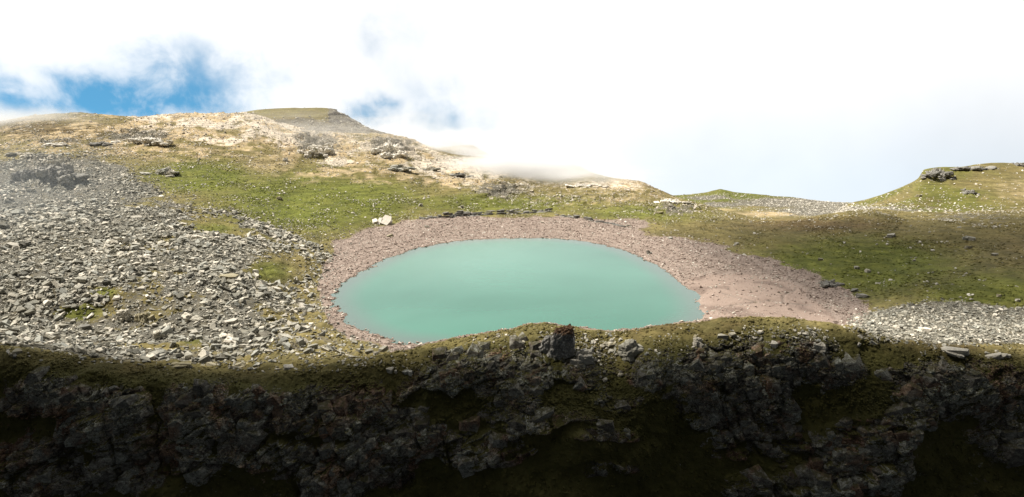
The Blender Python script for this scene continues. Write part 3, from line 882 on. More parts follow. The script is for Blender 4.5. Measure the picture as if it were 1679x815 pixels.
# beach gravel
wt = AREA * np.clip(bch - .82 * snd, 0, 1) * VIS * inview * (S > -1.1)
n = 30000
p, nv = pick(wt, n, rng)
scatter('gravel', M_GRAVEL, p, nv, power(rng, n, .26, 1.4, 2.7), np.full(n, .3), rng)
# paler stones washed on to the shore, and strays round the edge of the scree
wt = AREA * np.clip(bch - .5 * snd, 0, 1) * VIS * inview * (S > .3) * np.clip(.3 + nw2, .05, 2)
p, nv = pick(wt, 3200, rng)
scatter('shore_pebbles', M_PALE, p, nv, power(rng, 3200, .28, 1.2, 2.7), np.full(3200, .3), rng)
wt = AREA * sm(poly_sd(PX, PY, SCREE_L) + 26 * nw, -55, 20) * np.clip(1 - scl, 0, 1) * VIS * inview * (TT > 3.6) * (1 - .7 * bch)
p, nv = pick(wt, 5200, rng)
scatter('scree_strays', M_SCREE, p, nv, power(rng, 5200, .36, 1.6, 2.5), np.full(5200, .25), rng)
# stones in the turf
turfw = np.clip(1 - bch - scr - scr_r, 0, 1) * VIS * (TT > 4.3)
nw3 = fbm(GX * .10, GY * .10, 0 * GX, 3, 88)
clump = np.clip(.12 + 2.2 * np.clip(nw3, 0, 1) ** 1.3 + .9 * np.clip(nw2, 0, 1) ** 2, 0, 3)
wt = AREA * turfw * inview * clump * (1 - .55 * sm(PX, 1180, 1300) * (TT < 8.3)) * (1 + 2.2 * pal + 1.6 * np.clip(out_l, 0, 1) + 1.2 * ell(PX, PY, 230, 220, 300, 40) + 2.0 * right_band + .8 * ell(PX, PY, 950, 330, 200, 40) + 1.0 * ell(PX, PY, 620, 330, 180, 60))
n = 30000
p, nv = pick(wt, n, rng)
scatter('turf_stones', M_PALE, p, nv, power(rng, n, .30, 1.5, 2.7), np.full(n, .3), rng)
# broken pale rock on the ridge
wt = AREA * np.clip(pal * .8 + out_l, 0, 1) * VIS * inview
n = 9000
p, nv = pick(wt, n, rng)
scatter('ridge_rubble', M_RIDGE, p, nv, power(rng, n, .5, 2.4, 2.6), np.full(n, .3), rng)
# tussocks of turf, wearing the ground's own cover
DOMES = []
for i in range(10):
    pts = [(math.cos(a) * R_, math.sin(a) * R_, z_) for R_, z_, k_ in ((.5, 0, 7), (.36, .18, 6), (.12, .27, 3)) for a in (RNG.uniform(0, 6.28) + 6.283 * j / k_ for j in range(k_))]
    DOMES.append(hull([(x + RNG.uniform(-.09, .09), y * RNG.uniform(.6, 1) + RNG.uniform(-.09, .09), z + RNG.uniform(-.05, .05)) for x, y, z in pts]))


def tussocks(weight, n, lo, hi):
    wv_ = np.clip(weight, 0, None); pr = wv_.ravel() / wv_.sum()
    idx = rng.choice(pr.size, n, p=pr)
    r, c_ = np.unravel_index(idx, wv_.shape)
    pos = G[r, c_] + rng.normal(0, .15, (n, 3)) * np.array([1, 1, 0]); nn = NRM[r, c_]
    nn = np.where(nn[:, 2:] < 0, -nn, nn)
    nn = nn * .5 + np.array([0, 0, .5]); nn /= np.linalg.norm(nn, axis=1, keepdims=True)
    ids = rng.integers(0, len(DOMES), n); siz = power(rng, n, lo, hi, 2.2)
    R = rotations(nn, rng.uniform(0, 6.28, n), np.full(n, .1), rng)
    cos_, fc_, at, off = [], [], [[], [], []], 0
    for k_, (v, f) in enumerate(DOMES):
        q = np.where(ids == k_)[0]
        vv = np.einsum('nij,vj->nvi', R[q], v) * siz[q][:, None, None] + pos[q][:, None, :] - nn[q][:, None, :] * (.07 * siz[q])[:, None, None]
        cos_.append(vv.reshape(-1, 3)); fc_.append((f[None] + (np.arange(len(q)) * len(v))[:, None, None] + off).reshape(-1, 3)); off += len(q) * len(v)
        for a_, src in zip(at, (cover, tint, tone_a)):
            a_.append(np.repeat(src[r[q], c_[q]], len(v), axis=0))
    me = np_mesh('grass', np.concatenate(cos_), np.concatenate(fc_), M_GROUND, True)
    for a_, nm in zip(at, ('cover', 'tint', 'tone')):
        put_attr(me, nm, np.clip(np.concatenate(a_), 0, 1))
    tag(link('grass', me), kind='stuff')

tussocks(AREA * turfw * inview * np.clip(1 - 1.2 * pal, 0, 1) * (TT < 9.1) * np.clip(.5 + nw3, .1, 2), 36000, .45, 1.3)
tussocks(AREA * inview * (TT > 2.2) * (TT < 4.4) * np.clip(1 - scr - scr_r, 0, 1) * np.clip(.6 + nw2, .1, 2), 26000, .3, .9)
tussocks(AREA * inview * (TT > .9) * (TT < 2.6) * np.clip(1 - 1.3 * cover[..., 3], 0, 1), 9000, .3, .9)
# far slopes
for hd, nm, n in ((MESA, 'mesa_rubble', 3500), (FAR, 'far_rubble', 6500), (RIGHT, 'hill_rubble', 3800)):
    wt = hd['A'] * (hd['T'] > .6) * (hd['T'] < 3.05) * np.clip(hd['cov'][..., 0] + .05, 0, 1)
    p, nv = pick(wt, n, rng, hd['G'], hd['N'])
    scatter(nm, M_SCREE if nm == 'mesa_rubble' else M_PALE, p, nv, power(rng, n, .6, 2.4, 2.6), np.full(n, .25), rng)


# ------------------------------------------------------------------ rock things of their own
def facet_solid(rng, size, detail=4, boxy=0.55, cell=1.0, amp=0.22, lean=(0, 0), taper=0.0, flat=1.0):
    """a crag: a boxy solid broken by flat Voronoi faces. size in metres, base at z = 0"""
    bm = bmesh.new()
    bmesh.ops.create_icosphere(bm, subdivisions=detail, radius=1.0)
    v = np.array([q.co[:] for q in bm.verts]); f = np.array([[q.index for q in fc.verts] for fc in bm.faces]); bm.free()
    m = np.abs(v).max(1, keepdims=True)
    v = v * (1 - boxy) + v / m * boxy * .82
    sx, sy, sz = size
    v = v * np.array([sx * .5, sy * .5, sz * .5])
    off = rng.uniform(-50, 50, 3)
    q = (v + off) / cell
    qz = q[:, 2] * (1.6 / flat)
    f1, e1 = facets(q[:, 0] * .55, q[:, 1] * .55, qz * .55, 401)
    f2, e2 = facets(q[:, 0] * 1.4, q[:, 1] * 1.4, qz * 1.4, 411)
    f3, e3 = facets(q[:, 0] * 3.4, q[:, 1] * 3.4, qz * 3.4, 421)
    nrm = v / np.array([sx, sy, sz]) ** 2
    nrm /= np.linalg.norm(nrm, axis=1, keepdims=True) + 1e-9
    disp = amp * min(size) * (f1 * .55 + f2 * .32 + f3 * .13 - .35 * np.exp(-(e2 / .08) ** 2) - .4 * np.exp(-(e1 / .06) ** 2))
    v = v + nrm * disp[:, None]
    h = (v[:, 2] + sz * .5) / sz
    kx = 1 - taper * np.clip(h, 0, 1.2)
    v[:, 0] = v[:, 0] * kx + lean[0] * h * sz
    v[:, 1] = v[:, 1] * kx + lean[1] * h * sz
    v[:, 2] += sz * .5
    return v, f


def join(parts):
    cos, fs, off = [], [], 0
    for v, f in parts:
        cos.append(v); fs.append(f + off); off += len(v)
    return np.concatenate(cos), np.concatenate(fs)


def moved(vf, loc, rot=0.0, tilt=(0, 0)):
    v, f = vf
    c, s_ = math.cos(tilt[0]), math.sin(tilt[0])
    v = v @ np.array([[1, 0, 0], [0, c, -s_], [0, s_, c]]).T
    c, s_ = math.cos(tilt[1]), math.sin(tilt[1])
    v = v @ np.array([[c, 0, s_], [0, 1, 0], [-s_, 0, c]]).T
    c, s_ = math.cos(rot), math.sin(rot)
    v = v @ np.array([[c, -s_, 0], [s_, c, 0], [0, 0, 1]]).T
    return v + np.array(loc), f


def rock_thing(name, vf, mat, loc, label, cat, group=None):
    me = np_mesh(name, vf[0], vf[1], mat)
    o = link(name, me)
    o.location = loc
    return tag(o, label, cat, group)


def mpp(p):
    """metres per photo pixel at a point"""
    return (p.y * cs - (p.z - HC) * sn) / F


R3 = np.random.default_rng(21)

def pinnacle_material():
    m, t = new_mat('pinnacle_rock')
    pos = t.n('ShaderNodeNewGeometry').outputs['Position']
    sp_ = t.n('ShaderNodeSeparateXYZ'); t.put(sp_.inputs[0], t.n('ShaderNodeTexCoord').outputs['Generated'])
    n1 = t.noise(pos, 1.2, 5, .7); n2 = t.noise(pos, 2.6, 5, .7)
    c = t.mix(n1, (0.09, 0.086, 0.078), (0.36, 0.35, 0.32))
    c = t.mix(t.sstep(n2, .52, .62, 0, .85), c, (0.58, 0.57, 0.53))
    top = t.sstep(t.m('ADD', sp_.outputs[2], t.m('MULTIPLY', t.m('SUBTRACT', n1, .5), .7)), .70, .84)
    c = t.mix(top, c, t.mix(n2, (0.085, 0.048, 0.026), (0.21, 0.125, 0.07)))
    finish(t, c, .9, n2, .7, .25)
    return m

M_PINN = pinnacle_material()

# the pinnacle on the rim
p, _ = spot(915, 578, 2.6, 4.2)
mm = mpp(p)
pin = join([moved(facet_solid(R3, (56 * mm, 36 * mm, 66 * mm), 5, .62, 2.4, .20, (0.12, 0), .42), (2 * mm, 0, -1.2)),
            moved(facet_solid(R3, (40 * mm, 30 * mm, 46 * mm), 4, .5, 2.0, .20, (0.1, 0), .35), (-16 * mm, .3, -1.2)),
            moved(facet_solid(R3, (16 * mm, 22 * mm, 54 * mm), 4, .7, 1.6, .16, (0.02, 0), .2), (19 * mm, -.1, -1.2))])
rock_thing('pinnacle_rock', pin, M_PINN, p - Vector((0, 0, .5)), 'blocky pinnacle with rusty brown top standing up on the cliff rim against the water', 'rock pinnacle')

# outcrops: stacked broken beds (px, py of the foot centre, width px, height px, layers, material, label)
OUTCROPS = [
    (80, 292, 130, 34, 4, M_DARK, 'dark layered outcrop above the left scree near the picture edge', .9),
    (95, 238, 34, 8, 2, M_PALE, 'small pale outcrop of blocks on the brown slope at upper left', .9),
    (235, 234, 95, 16, 3, M_PALE, 'long low outcrop of pale broken beds high on the left slope', .9),
    (160, 236, 50, 8, 2, M_DARK, 'low dark shelf of rock between two pale outcrops on the left slope', .9),
    (267, 285, 44, 16, 3, M_SCREE, 'small grey outcrop at the left edge of the green slope', .9),
    (35, 254, 60, 6, 2, M_SCREE, 'thin flat shelf of grey rock at far upper left', .9),
    (522, 250, 58, 30, 4, M_PALE, 'big pale craggy outcrop with an ochre turf cap below the mesa', 1.0),
    (637, 250, 52, 28, 3, M_PALE, 'outcrop with an overhanging dark face on the ridge right of the mesa', 1.0),
    (656, 278, 30, 15, 3, M_SCREE, 'leaning grey shards standing in the turf under the ridge', .7),
    (705, 278, 26, 9, 2, M_SCREE, 'small grey crag between the leaning shards and the pale ridge tongue', .8),
    (752, 289, 42, 8, 2, M_DARK, 'dark low crag at the head of the pale stony tongue', .8),
    (1540, 288, 46, 17, 3, M_DARK, 'dark square crag crowning the left end of the right hill', 1.0),
    (1600, 277, 84, 8, 2, M_DARK, 'low dark crag on the skyline in the middle of the right hill', 1.0),
    (1672, 271, 22, 9, 2, M_DARK, 'dark crag on the skyline at the right picture edge', 1.0),
    (1590, 315, 26, 10, 2, M_DARK, 'dark boulder pile alone on the olive face of the right hill', .9),
    (1100, 332, 60, 10, 2, M_PALE, 'broken pale beds running down the ridge end above the saddle', .8),
    (960, 305, 60, 7, 2, M_PALE, 'thin pale beds in the turf below the misty hill', .8),
    (1360, 467, 40, 13, 3, M_DARK, 'dark heap of rocks where the red shore meets the green right slope', .8),
]
def hill_spot(hd, px, py):
    ok = (hd['T'] < 3.02)
    dd = np.where(ok, (hd['PX'] - px) ** 2 + (hd['PY'] - py) ** 2, 1e9)
    i = np.unravel_index(np.argmin(dd), dd.shape)
    return Vector(hd['G'][i]), Vector(hd['N'][i])

for (px, py, wp, hp, nl, mat, label, flat) in OUTCROPS:
    p, nv = hill_spot(RIGHT, px, py) if (px > 1500 and py < 330) else spot(px, py, 4.2, 9.3)
    mm = mpp(p)
    parts = []
    wpx, hpx = wp * mm, hp * mm
    parts.append(moved(facet_solid(R3, (wpx * .8, hpx * 2.2, hpx * 1.25), 5, .5, max(1.2, hpx * .55), .30, (0, 0), .25, .55), (0, hpx * .5, -hpx * .75)))
    nb = max(3, int(wp / 9))
    for b in range(nb):
        cx = ((b + .5) / nb - .5) * wpx + R3.uniform(-.4, .4) * wpx / nb
        fall = 1 - .6 * abs(cx / wpx * 2) ** 2
        for l in range(nl):
            sx = wpx / nb * R3.uniform(.7, 1.9)
            th = hpx * R3.uniform(.22, .5) * fall + .3
            parts.append(moved(facet_solid(R3, (sx, sx * R3.uniform(.7, 1.3), th), 3, .75, max(.5, sx * .4), .26, (0, 0), .1, flat),
                               (cx + R3.uniform(-.5, .5) * wpx / nb, R3.uniform(-1.0, .6) * hpx * .8, (l / nl * hpx * .8 - .45 * hpx + R3.uniform(-.1, .1) * hpx) * fall), R3.uniform(-.6, .6), (R3.uniform(-.25, .15), R3.uniform(-.25, .25))))
    rock_thing('rock_outcrop', join(parts), mat, p - Vector((0, 0, .2)), label, 'rock outcrop')

# the low slate step at the back of the shore
def ledge(line, hp, label, lay):
    pts = [spot(a, b, 5.5, 8.4)[0] for a, b in line]
    P = np.array([q[:] for q in pts])
    seg = np.concatenate([[0], np.cumsum(np.linalg.norm(np.diff(P, axis=0), axis=1))])
    parts = []
    mm = mpp(pts[len(pts) // 2])
    o = P[len(P) // 2]
    for l in range(lay):
        s_ = R3.uniform(0, 2)
        while s_ < seg[-1]:
            L = R3.uniform(3.5, 9.0) if l == 0 else R3.uniform(1.5, 5.0)
            t = min(s_ + L * .5, seg[-1])
            q = np.array([np.interp(t, seg, P[:, i]) for i in range(3)])
            q2 = np.array([np.interp(min(t + 1, seg[-1]), seg, P[:, i]) for i in range(3)]); q1 = np.array([np.interp(max(t - 1, 0), seg, P[:, i]) for i in range(3)])
            yaw = math.atan2(q2[1] - q1[1], q2[0] - q1[0])
            th = hp * mm / lay * (.55 + .9 * abs(math.sin(t * .37) * math.cos(t * .13 + 1)))
            env = .35 + .65 * math.sin(math.pi * min(max(t / seg[-1], .02), .98)) ** .6
            vf = hull(slab_points(R3, L * 1.25, R3.uniform(1.6, 3.0), th * R3.uniform(.7, 1.15), 7))
            parts.append(moved(vf, q - o + np.array([0, l * .45 + R3.uniform(-.3, .3), (l * th * .9) * env - .15]), yaw + R3.uniform(-.15, .15), (R3.uniform(-.12, .12), R3.uniform(-.06, .06))))
            s_ += L * (R3.uniform(.6, .9) if l == 0 else R3.uniform(.7, 1.7))
    rock_thing('rock_ledge', join(parts), M_DARK, Vector(o), label, 'rock ledge')

ledge([(685, 360), (720, 357), (760, 354), (800, 352), (840, 351), (875, 349), (900, 347)], 9, 'long dark slate step between the green slope and the red back shore', 4)
ledge([(905, 353), (940, 357), (970, 362), (1000, 367), (1018, 371)], 6, 'thin broken dark step at the upper right rim of the red shore', 2)

# the broken block on the green slope behind the water
p, nv = spot(628, 366)
mm = mpp(p)
def plate(w_, d_, t_, loc, rot, tilt):
    q = [(-.5, -.5), (.42, -.5), (.5, .1), (.3, .5), (-.38, .45)]
    pts = [(x * w_ * (1 if z > 0 else .92), y * d_, z * t_) for z in (-.5, .5) for x, y in q]
    return moved(hull(pts), loc, rot, tilt)
blk = join([plate(17 * mm, 18 * mm, 6 * mm, (5 * mm, 0, 4.6 * mm), -.35, (.75, .30)), plate(7 * mm, 14 * mm, 5 * mm, (-5.5 * mm, -.4, 3.0 * mm), -.40, (.95, .15)),
            plate(9 * mm, 9 * mm, 7 * mm, (-13 * mm, -.5, 3.0 * mm), .3, (.5, -.25)), plate(24 * mm, 9 * mm, 5 * mm, (2 * mm, 1.5, .8 * mm), .1, (.15, 0))])
rock_thing('split_boulder', blk, M_PALE, p, 'big pale block split by a dark cleft on the green slope behind the water', 'boulder')

# single rocks seen clearly in the photo: px, py, width px, height px, material, label
SINGLES = [
    (640, 388, 17, 7, M_PALE, 'flat white slab with dark shadowed front on the red shore below the split block'),
    (1208, 401, 11, 7, M_PALE, 'bright white boulder on the shore edge at right of the water'),
    (1064, 417, 9, 12, M_DARK, 'dark upright stone alone on the gravel right of the far water edge'),
    (1401, 478, 20, 8, M_DARK, 'dark boulder just right of the dark heap of rocks'),
    (1413, 487, 26, 9, M_DARK, 'lowest dark boulder on the border of red shore and green slope'),
    (1403, 440, 10, 7, M_PALE, 'pale rounded boulder in the green right slope above the dark heap'),
    (1422, 447, 14, 8, M_SCREE, 'grey boulder beside the pale rounded one on the right slope'),
    (1345, 427, 11, 7, M_PALE, 'white boulder on the lower left of the green right slope'),
    (1460, 388, 26, 9, M_PALE, 'cluster-like pale rock lying in the middle of the right slope'),
    (1592, 393, 24, 10, M_SCREE, 'wide grey rock high on the brown part of the right slope'),
    (1588, 406, 14, 6, M_PALE, 'small pale slab just under the wide grey rock'),
    (1630, 419, 13, 8, M_PALE, 'pale block right of the small slab on the brown slope'),
    (1638, 485, 14, 6, M_PALE, 'white slab on the green slope above the right scree'),
    (1668, 493, 12, 6, M_PALE, 'white slab near the right picture edge above the scree'),
    (1500, 428, 9, 6, M_PALE, 'white stone in the middle of the dark green right slope'),
    (375, 456, 36, 13, M_PALE, 'long pale slab in the thin scree at the right of the left slope'),
    (380, 528, 26, 10, M_PALE, 'pale slab in the lower scree under the long slab'),
    (262, 552, 22, 13, M_BOULDER, 'blue grey tilted slab low in the left scree'),
    (235, 525, 30, 17, M_PALE, 'tall pale block standing in the lower left scree'),
    (205, 520, 28, 17, M_BOULDER, 'grey pointed block leaning beside the tall pale block'),
    (140, 540, 38, 15, M_DARK, 'dark wide slab below the green turf patch in the scree'),
    (135, 462, 32, 13, M_BOULDER, 'broad grey slab above the green turf patch in the scree'),
    (150, 475, 16, 12, M_PALE, 'small pale block under the broad grey slab'),
    (20, 404, 24, 9, M_PALE, 'white slab at the left picture edge in the upper scree'),
    (42, 405, 24, 14, M_BOULDER, 'grey slab touching the white slab at the left picture edge'),
    (275, 452, 22, 11, M_BOULDER, 'flat grey slab in the middle of the left scree'),
    (230, 398, 18, 12, M_BOULDER, 'grey block in the upper middle of the left scree'),
    (90, 362, 28, 10, M_BOULDER, 'tilted long slab in the scree below the dark layered outcrop'),
    (172, 363, 26, 8, M_DARK, 'dark flat slab near the top of the left scree'),
    (222, 358, 22, 8, M_PALE, 'light slab right of the dark flat slab near the top of the scree'),
    (264, 357, 16, 7, M_PALE, 'small light block on the right upper border of the scree'),
    (18, 467, 26, 14, M_BOULDER, 'grey slab at the left picture edge in the middle of the scree'),
    (690, 569, 17, 11, M_PALE, 'pale tilted slab on the near water edge left of the rim'),
    (703, 568, 11, 10, M_BOULDER, 'grey slab leaning behind the pale tilted slab at the water edge'),
    (722, 566, 18, 9, M_DARK, 'dark low rock at the near water edge beside the tilted slabs'),
    (957, 590, 44, 20, M_PALE, 'white lichened block at the foot of the pinnacle'),
    (1036, 578, 46, 26, M_BOULDER, 'brown grey craggy block on the rim right of the pinnacle'),
    (1145, 566, 22, 18, M_BOULDER, 'grey pointed block on the rim in the middle of the right half'),
    (1185, 553, 26, 10, M_BOULDER, 'low grey rock on the turf rim right of the pointed block'),
    (982, 553, 12, 9, M_PALE, 'white stone on the green hollow right of the pinnacle'),
    (300, 600, 46, 9, M_PALE, 'long pale slab at the left end of the slab row on the grass bank'),
    (345, 599, 34, 8, M_PALE, 'pale slab in the middle of the slab row on the grass bank'),
    (385, 600, 40, 8, M_PALE, 'pale slab at the right end of the slab row on the grass bank'),
    (475, 604, 26, 8, M_PALE, 'pale slab alone on the grass bank under the thin scree'),
    (640, 607, 22, 8, M_PALE, 'pale slab on the bank left of the shaded crag'),
    (672, 612, 24, 8, M_BOULDER, 'grey slab on the bank touching the shaded crag'),
    (1560, 576, 60, 10, M_PALE, 'very long pale slab on the brink at lower right'),
    (1632, 584, 46, 10, M_PALE, 'pale slab at the outer end of the brink at lower right'),
    (1250, 548, 50, 8, M_PALE, 'thin wide pale slab on the turf rim below the red flat'),
    (28, 579, 26, 9, M_PALE, 'pale slab on the grass bank at the left picture edge'),
    (1340, 571, 30, 16, M_BOULDER, 'grey lichened boulder on the brink right of the middle'),
    (1368, 570, 16, 16, M_PALE, 'pale boulder on the brink beside the lichened one'),
    (1268, 566, 24, 10, M_PALE, 'pale flat rock on the brink left of the lichened boulder'),
    (467, 263, 12, 6, M_PALE, 'white stone on the top border of the green slope'),
    (457, 327, 12, 7, M_PALE, 'pale grey stone in the middle of the green slope'),
    (690, 338, 9, 6, M_PALE, 'white stone on the green slope right of the split block'),
    (758, 341, 9, 5, M_PALE, 'white stone on the turf just above the slate step'),
    (1083, 350, 16, 7, M_PALE, 'pale boulder on the slope under the ridge end'),
    (1030, 371, 12, 5, M_PALE, 'pale stone at the end of the thin dark step'),
    (700, 373, 10, 5, M_PALE, 'pale stone on the red shore under the slate step start'),
    (1505, 322, 12, 5, M_PALE, 'pale slab on the lower face of the right hill'),
    (1100, 391, 10, 5, M_BOULDER, 'brown stone on the shore gravel below the turf edge'),
]
for (px, py, wp, hp, mat, label) in SINGLES:
    p, nv = hill_spot(RIGHT, px, py) if (px > 1490 and py < 330) else spot(px, py, 2.7, 9.3)
    mm = mpp(p)
    big = wp * mm > 2.5
    W_, H_ = wp * mm, hp * mm
    if mat is M_PALE: mat = M_SLAB
    flat = hp / wp < .45
    if big and not flat:
        bits = [(facet_solid(R3, (W_ * .9, W_ * .7, H_ * 1.25), 4, .8, max(1.0, W_ * .45), .2, (R3.uniform(-.12, .12), 0), .25), (0, 0, -.35 * H_))]
    else:
        bits = [(hull(slab_points(R3, W_ * .95, W_ * (R3.uniform(.5, .75) if hp / wp > .25 else .32), H_ * .75, 7)), (0, 0, .18 * H_))]
    for _k in range(3 if big else 1):
        bits.append((hull(slab_points(R3, W_ * R3.uniform(.3, .6), W_ * R3.uniform(.25, .5), H_ * R3.uniform(.3, .6), 6)), (R3.uniform(-.42, .42) * W_, R3.uniform(-.4, .2) * W_ * .6, R3.uniform(-.05, .15) * H_)))
    vf = join([moved(b_, l_, R3.uniform(-.5, .5), (R3.uniform(-.2, .2), R3.uniform(-.2, .2))) for b_, l_ in bits])
    vf = moved(vf, (0, 0, 0), R3.uniform(-.3, .3), (R3.uniform(-.1, .15), R3.uniform(-.15, .15)))
    nm = 'flat_rock' if ' slab' in label else ('boulder' if ('boulder' in label or 'block' in label) else 'stone')
    rock_thing(nm, vf, mat, p - Vector((0, 0, .12 * hp * mm)), label, {'flat_rock': 'rock slab', 'boulder': 'boulder', 'stone': 'stone'}[nm])

# the jointed face of the cliff: angular blocks bedded into it
def cliff_material():
    m, t = new_mat('cliff_rock')
    g = t.n('ShaderNodeNewGeometry'); pos = g.outputs['Position']; rnd = g.outputs['Random Per Island']
    vs = t.n('ShaderNodeVectorMath', operation='MULTIPLY'); t.put(vs.inputs[0], pos); vs.inputs[1].default_value = (1, 1, 1.7)
    wv = t.n('ShaderNodeVectorMath', operation='ADD'); t.put(wv.inputs[0], vs.outputs[0]); t.put(wv.inputs[1], t.noise(pos, 0.8, 3, .6, out=1))
    r1 = t.noise(vs.outputs[0], 0.9, 6, 0.7)
    c = t.ramp(r1, [(.30, (.07, .066, .058)), (.46, (.175, .166, .146)), (.58, (.255, .252, .224)), (.75, (.43, .43, .39))])
    c = t.mix(1.0, c, t.ramp(rnd, [(0, (.66, .63, .59)), (.35, (.88, .86, .82)), (.7, (1.0, 1.02, .98)), (1, (1.25, 1.3, 1.24))]), 'MULTIPLY')
    rust = t.sstep(t.noise(pos, 0.12, 4, .6, .5), .50, .62, 0, .9)
    c = t.mix(rust, c, t.mix(1.0, c, (1.05, .68, .52), 'MULTIPLY'))
    c = t.mix(t.sstep(t.noise(pos, 2.6, 4, .7), .60, .70, 0, .7), c, (.46, .465, .43))
    ck = None
    for sc_, wd in ((.55, .03), (1.5, .06)):
        vo = t.n('ShaderNodeTexVoronoi', feature='DISTANCE_TO_EDGE'); t.put(vo.inputs['Vector'], wv.outputs[0]); vo.inputs['Scale'].default_value = sc_
        e_ = t.sstep(vo.outputs['Distance'], 0, wd); ck = e_ if ck is None else t.m('MULTIPLY', ck, e_)
    c = t.mix(1.0, c, t.mix(ck, (.35, .33, .30), (1.05, 1.05, 1.05)), 'MULTIPLY')
    nz = t.n('ShaderNodeSeparateXYZ'); t.put(nz.inputs[0], g.outputs['Normal'])
    moss = t.sstep(t.m('ADD', nz.outputs[2], t.m('MULTIPLY', t.m('SUBTRACT', t.noise(pos, 1.1, 6, .75), .5), 2.4)), .72, 1.0, 0, .85)
    c = t.mix(moss, c, t.mix(r1, (.034, .034, .012), (.085, .074, .03)))
    finish(t, c, .92, t.m('ADD', t.noise(pos, 2.2, 5, .7), t.m('MULTIPLY', ck, .6)), .55, .3, .15)
    return m

M_CLIFF = cliff_material()
top_zone = np.maximum.reduce([ell(QX, QY, a, b, c, d) for a, b, c, d in [(750, 585, 65, 24), (870, 580, 60, 26), (1080, 590, 40, 18), (1180, 592, 60, 22), (1330, 578, 95, 20), (955, 598, 28, 15), (1560, 620, 120, 20)]])
bw = AREA * np.clip(rb * (TT < 2.9) - .35 - .8 * gl_, 0, 1) * (TT > .75) * inview + AREA * np.clip(top_zone - .3, 0, 1) * (TT > 2.2) * (TT < 3.5) * .5 * inview
NB = 1200
pp, nn_ = pick(bw, NB, R3)
bs = power(R3, NB, 1.1, 5.2, 1.7)
parts = []
for q, n_, b_ in zip(pp, nn_, bs):
    w_, h_, d_ = b_ * R3.uniform(.7, 1.2), b_ * R3.uniform(.55, 1.15), min(b_, 5) * R3.uniform(.35, .6)
    nq = int(R3.integers(4, 7))
    pts = []
    for dep, kk in ((-.5, .72), (.5, 1.05)):               # front face (towards -Y) a little smaller than the root
        a0 = R3.uniform(.4, 1.2)
        for j in range(nq):
            a = a0 + 6.283 * j / nq + R3.uniform(-.42, .42)
            cx_, cz_ = math.cos(a), math.sin(a)
            sq = max(abs(cx_), abs(cz_))
            k_ = kk * R3.uniform(.85, 1.08) * .5 / sq ** .75
            pts.append((cx_ * k_ * w_, d_ * (dep + R3.uniform(-.13, .13)), cz_ * k_ * h_))
    vf = moved(hull(pts), (0, 0, 0), R3.normal(-.04, .13), (R3.normal(-.10, .07), -.28 + R3.normal(0, .07)))
    fwd = np.array([n_[0] * .4, -1.0, .12]); fwd /= np.linalg.norm(fwd)
    parts.append((vf[0] + q + fwd * (d_ * R3.uniform(-.64, -.42)), vf[1]))
vf = join(parts)
tag(link('cliff', np_mesh('cliff', vf[0], vf[1], M_CLIFF)), kind='structure')

# the larger of the many loose rocks, each an object
BLOCKS = []
for i in range(16):
    if i % 2:
        v, f = facet_solid(R3, (1.0, R3.uniform(.6, .85), R3.uniform(.28, .5)), 3, .75, .55, .24, (0, 0), .12)
        v = v - np.array([0, 0, .08])
    else:
        v, f = hull(slab_points(R3, 1.0, R3.uniform(.6, .9), R3.uniform(.2, .42), 6))
        v = v + np.array([0, 0, .1])
    BLOCKS.append((v, f))
BL_ME = {}
def block_mesh(i, mat):
    if (i, mat.name) not in BL_ME:
        BL_ME[(i, mat.name)] = np_mesh('boulder', BLOCKS[i][0], BLOCKS[i][1], mat)
    return BL_ME[(i, mat.name)]

def loose(weight, n, lo, hi, mat, name, label, cat, group, tilt, hd=None):
    g, nn = (G, NRM) if hd is None else (hd['G'], hd['N'])
    pos, nv = pick(np.clip(weight, 0, None), n, R3, g, nn)
    siz = power(R3, n, lo, hi, 2.0)
    for q, v, s_ in zip(pos, nv, siz):
        o = bpy.data.objects.new(name, block_mesh(int(R3.integers(0, 16)), mat))
        COL.objects.link(o)
        z = Vector(v) + Vector(R3.normal(0, tilt, 3))
        o.rotation_euler = z.to_track_quat('Z', 'Y').to_euler()
        o.rotation_euler.rotate_axis('Z', R3.uniform(0, 6.28))
        o.location = q
        o.scale = (s_, s_, s_)
        tag(o, label, cat, group)

inpic = ((QX > 4) & (QX < 1675) & (QY < 800)).astype(float)
loose(AREA * scr * VIS * inpic * (TT < 7.2), 200, 1.6, 4.0, M_BOULDER, 'flat_rock', 'angular grey slab lying loose among the other rocks of the left scree', 'rock slab', 'larger slabs of the left scree', .16)
loose(AREA * scr_r * VIS * inpic, 30, 1.2, 2.4, M_BOULDER, 'flat_rock', 'flat grey slab lying loose in the scree at the right edge above the cliff', 'rock slab', 'larger slabs of the right scree', .14)
loose(AREA * turfw * inpic * (PX < 1120) * (TT < 8.4) * clump, 70, 1.0, 2.0, M_PALE, 'stone', 'pale stone lying in the turf of the slope behind the water', 'stone', 'stones in the turf behind the water', .16)
loose(AREA * turfw * inpic * (PX > 1180) * clump, 50, .8, 1.9, M_PALE, 'stone', 'pale stone lying in the grass of the right slope', 'stone', 'stones in the grass of the right slope', .16)
loose(AREA * np.clip(bch - .7 * snd, 0, 1) * VIS * inpic * (S > .5), 40, .8, 1.7, M_GRAVEL, 'cobble', 'reddish stone bigger than the gravel it lies on round the water', 'stone', 'bigger stones on the shore gravel', .16)
loose(AREA * rimstone * VIS * inpic, 40, .7, 1.8, M_SLAB, 'stone', 'pale stone lying on the turf of the cliff rim', 'stone', 'stones on the cliff rim', .16)

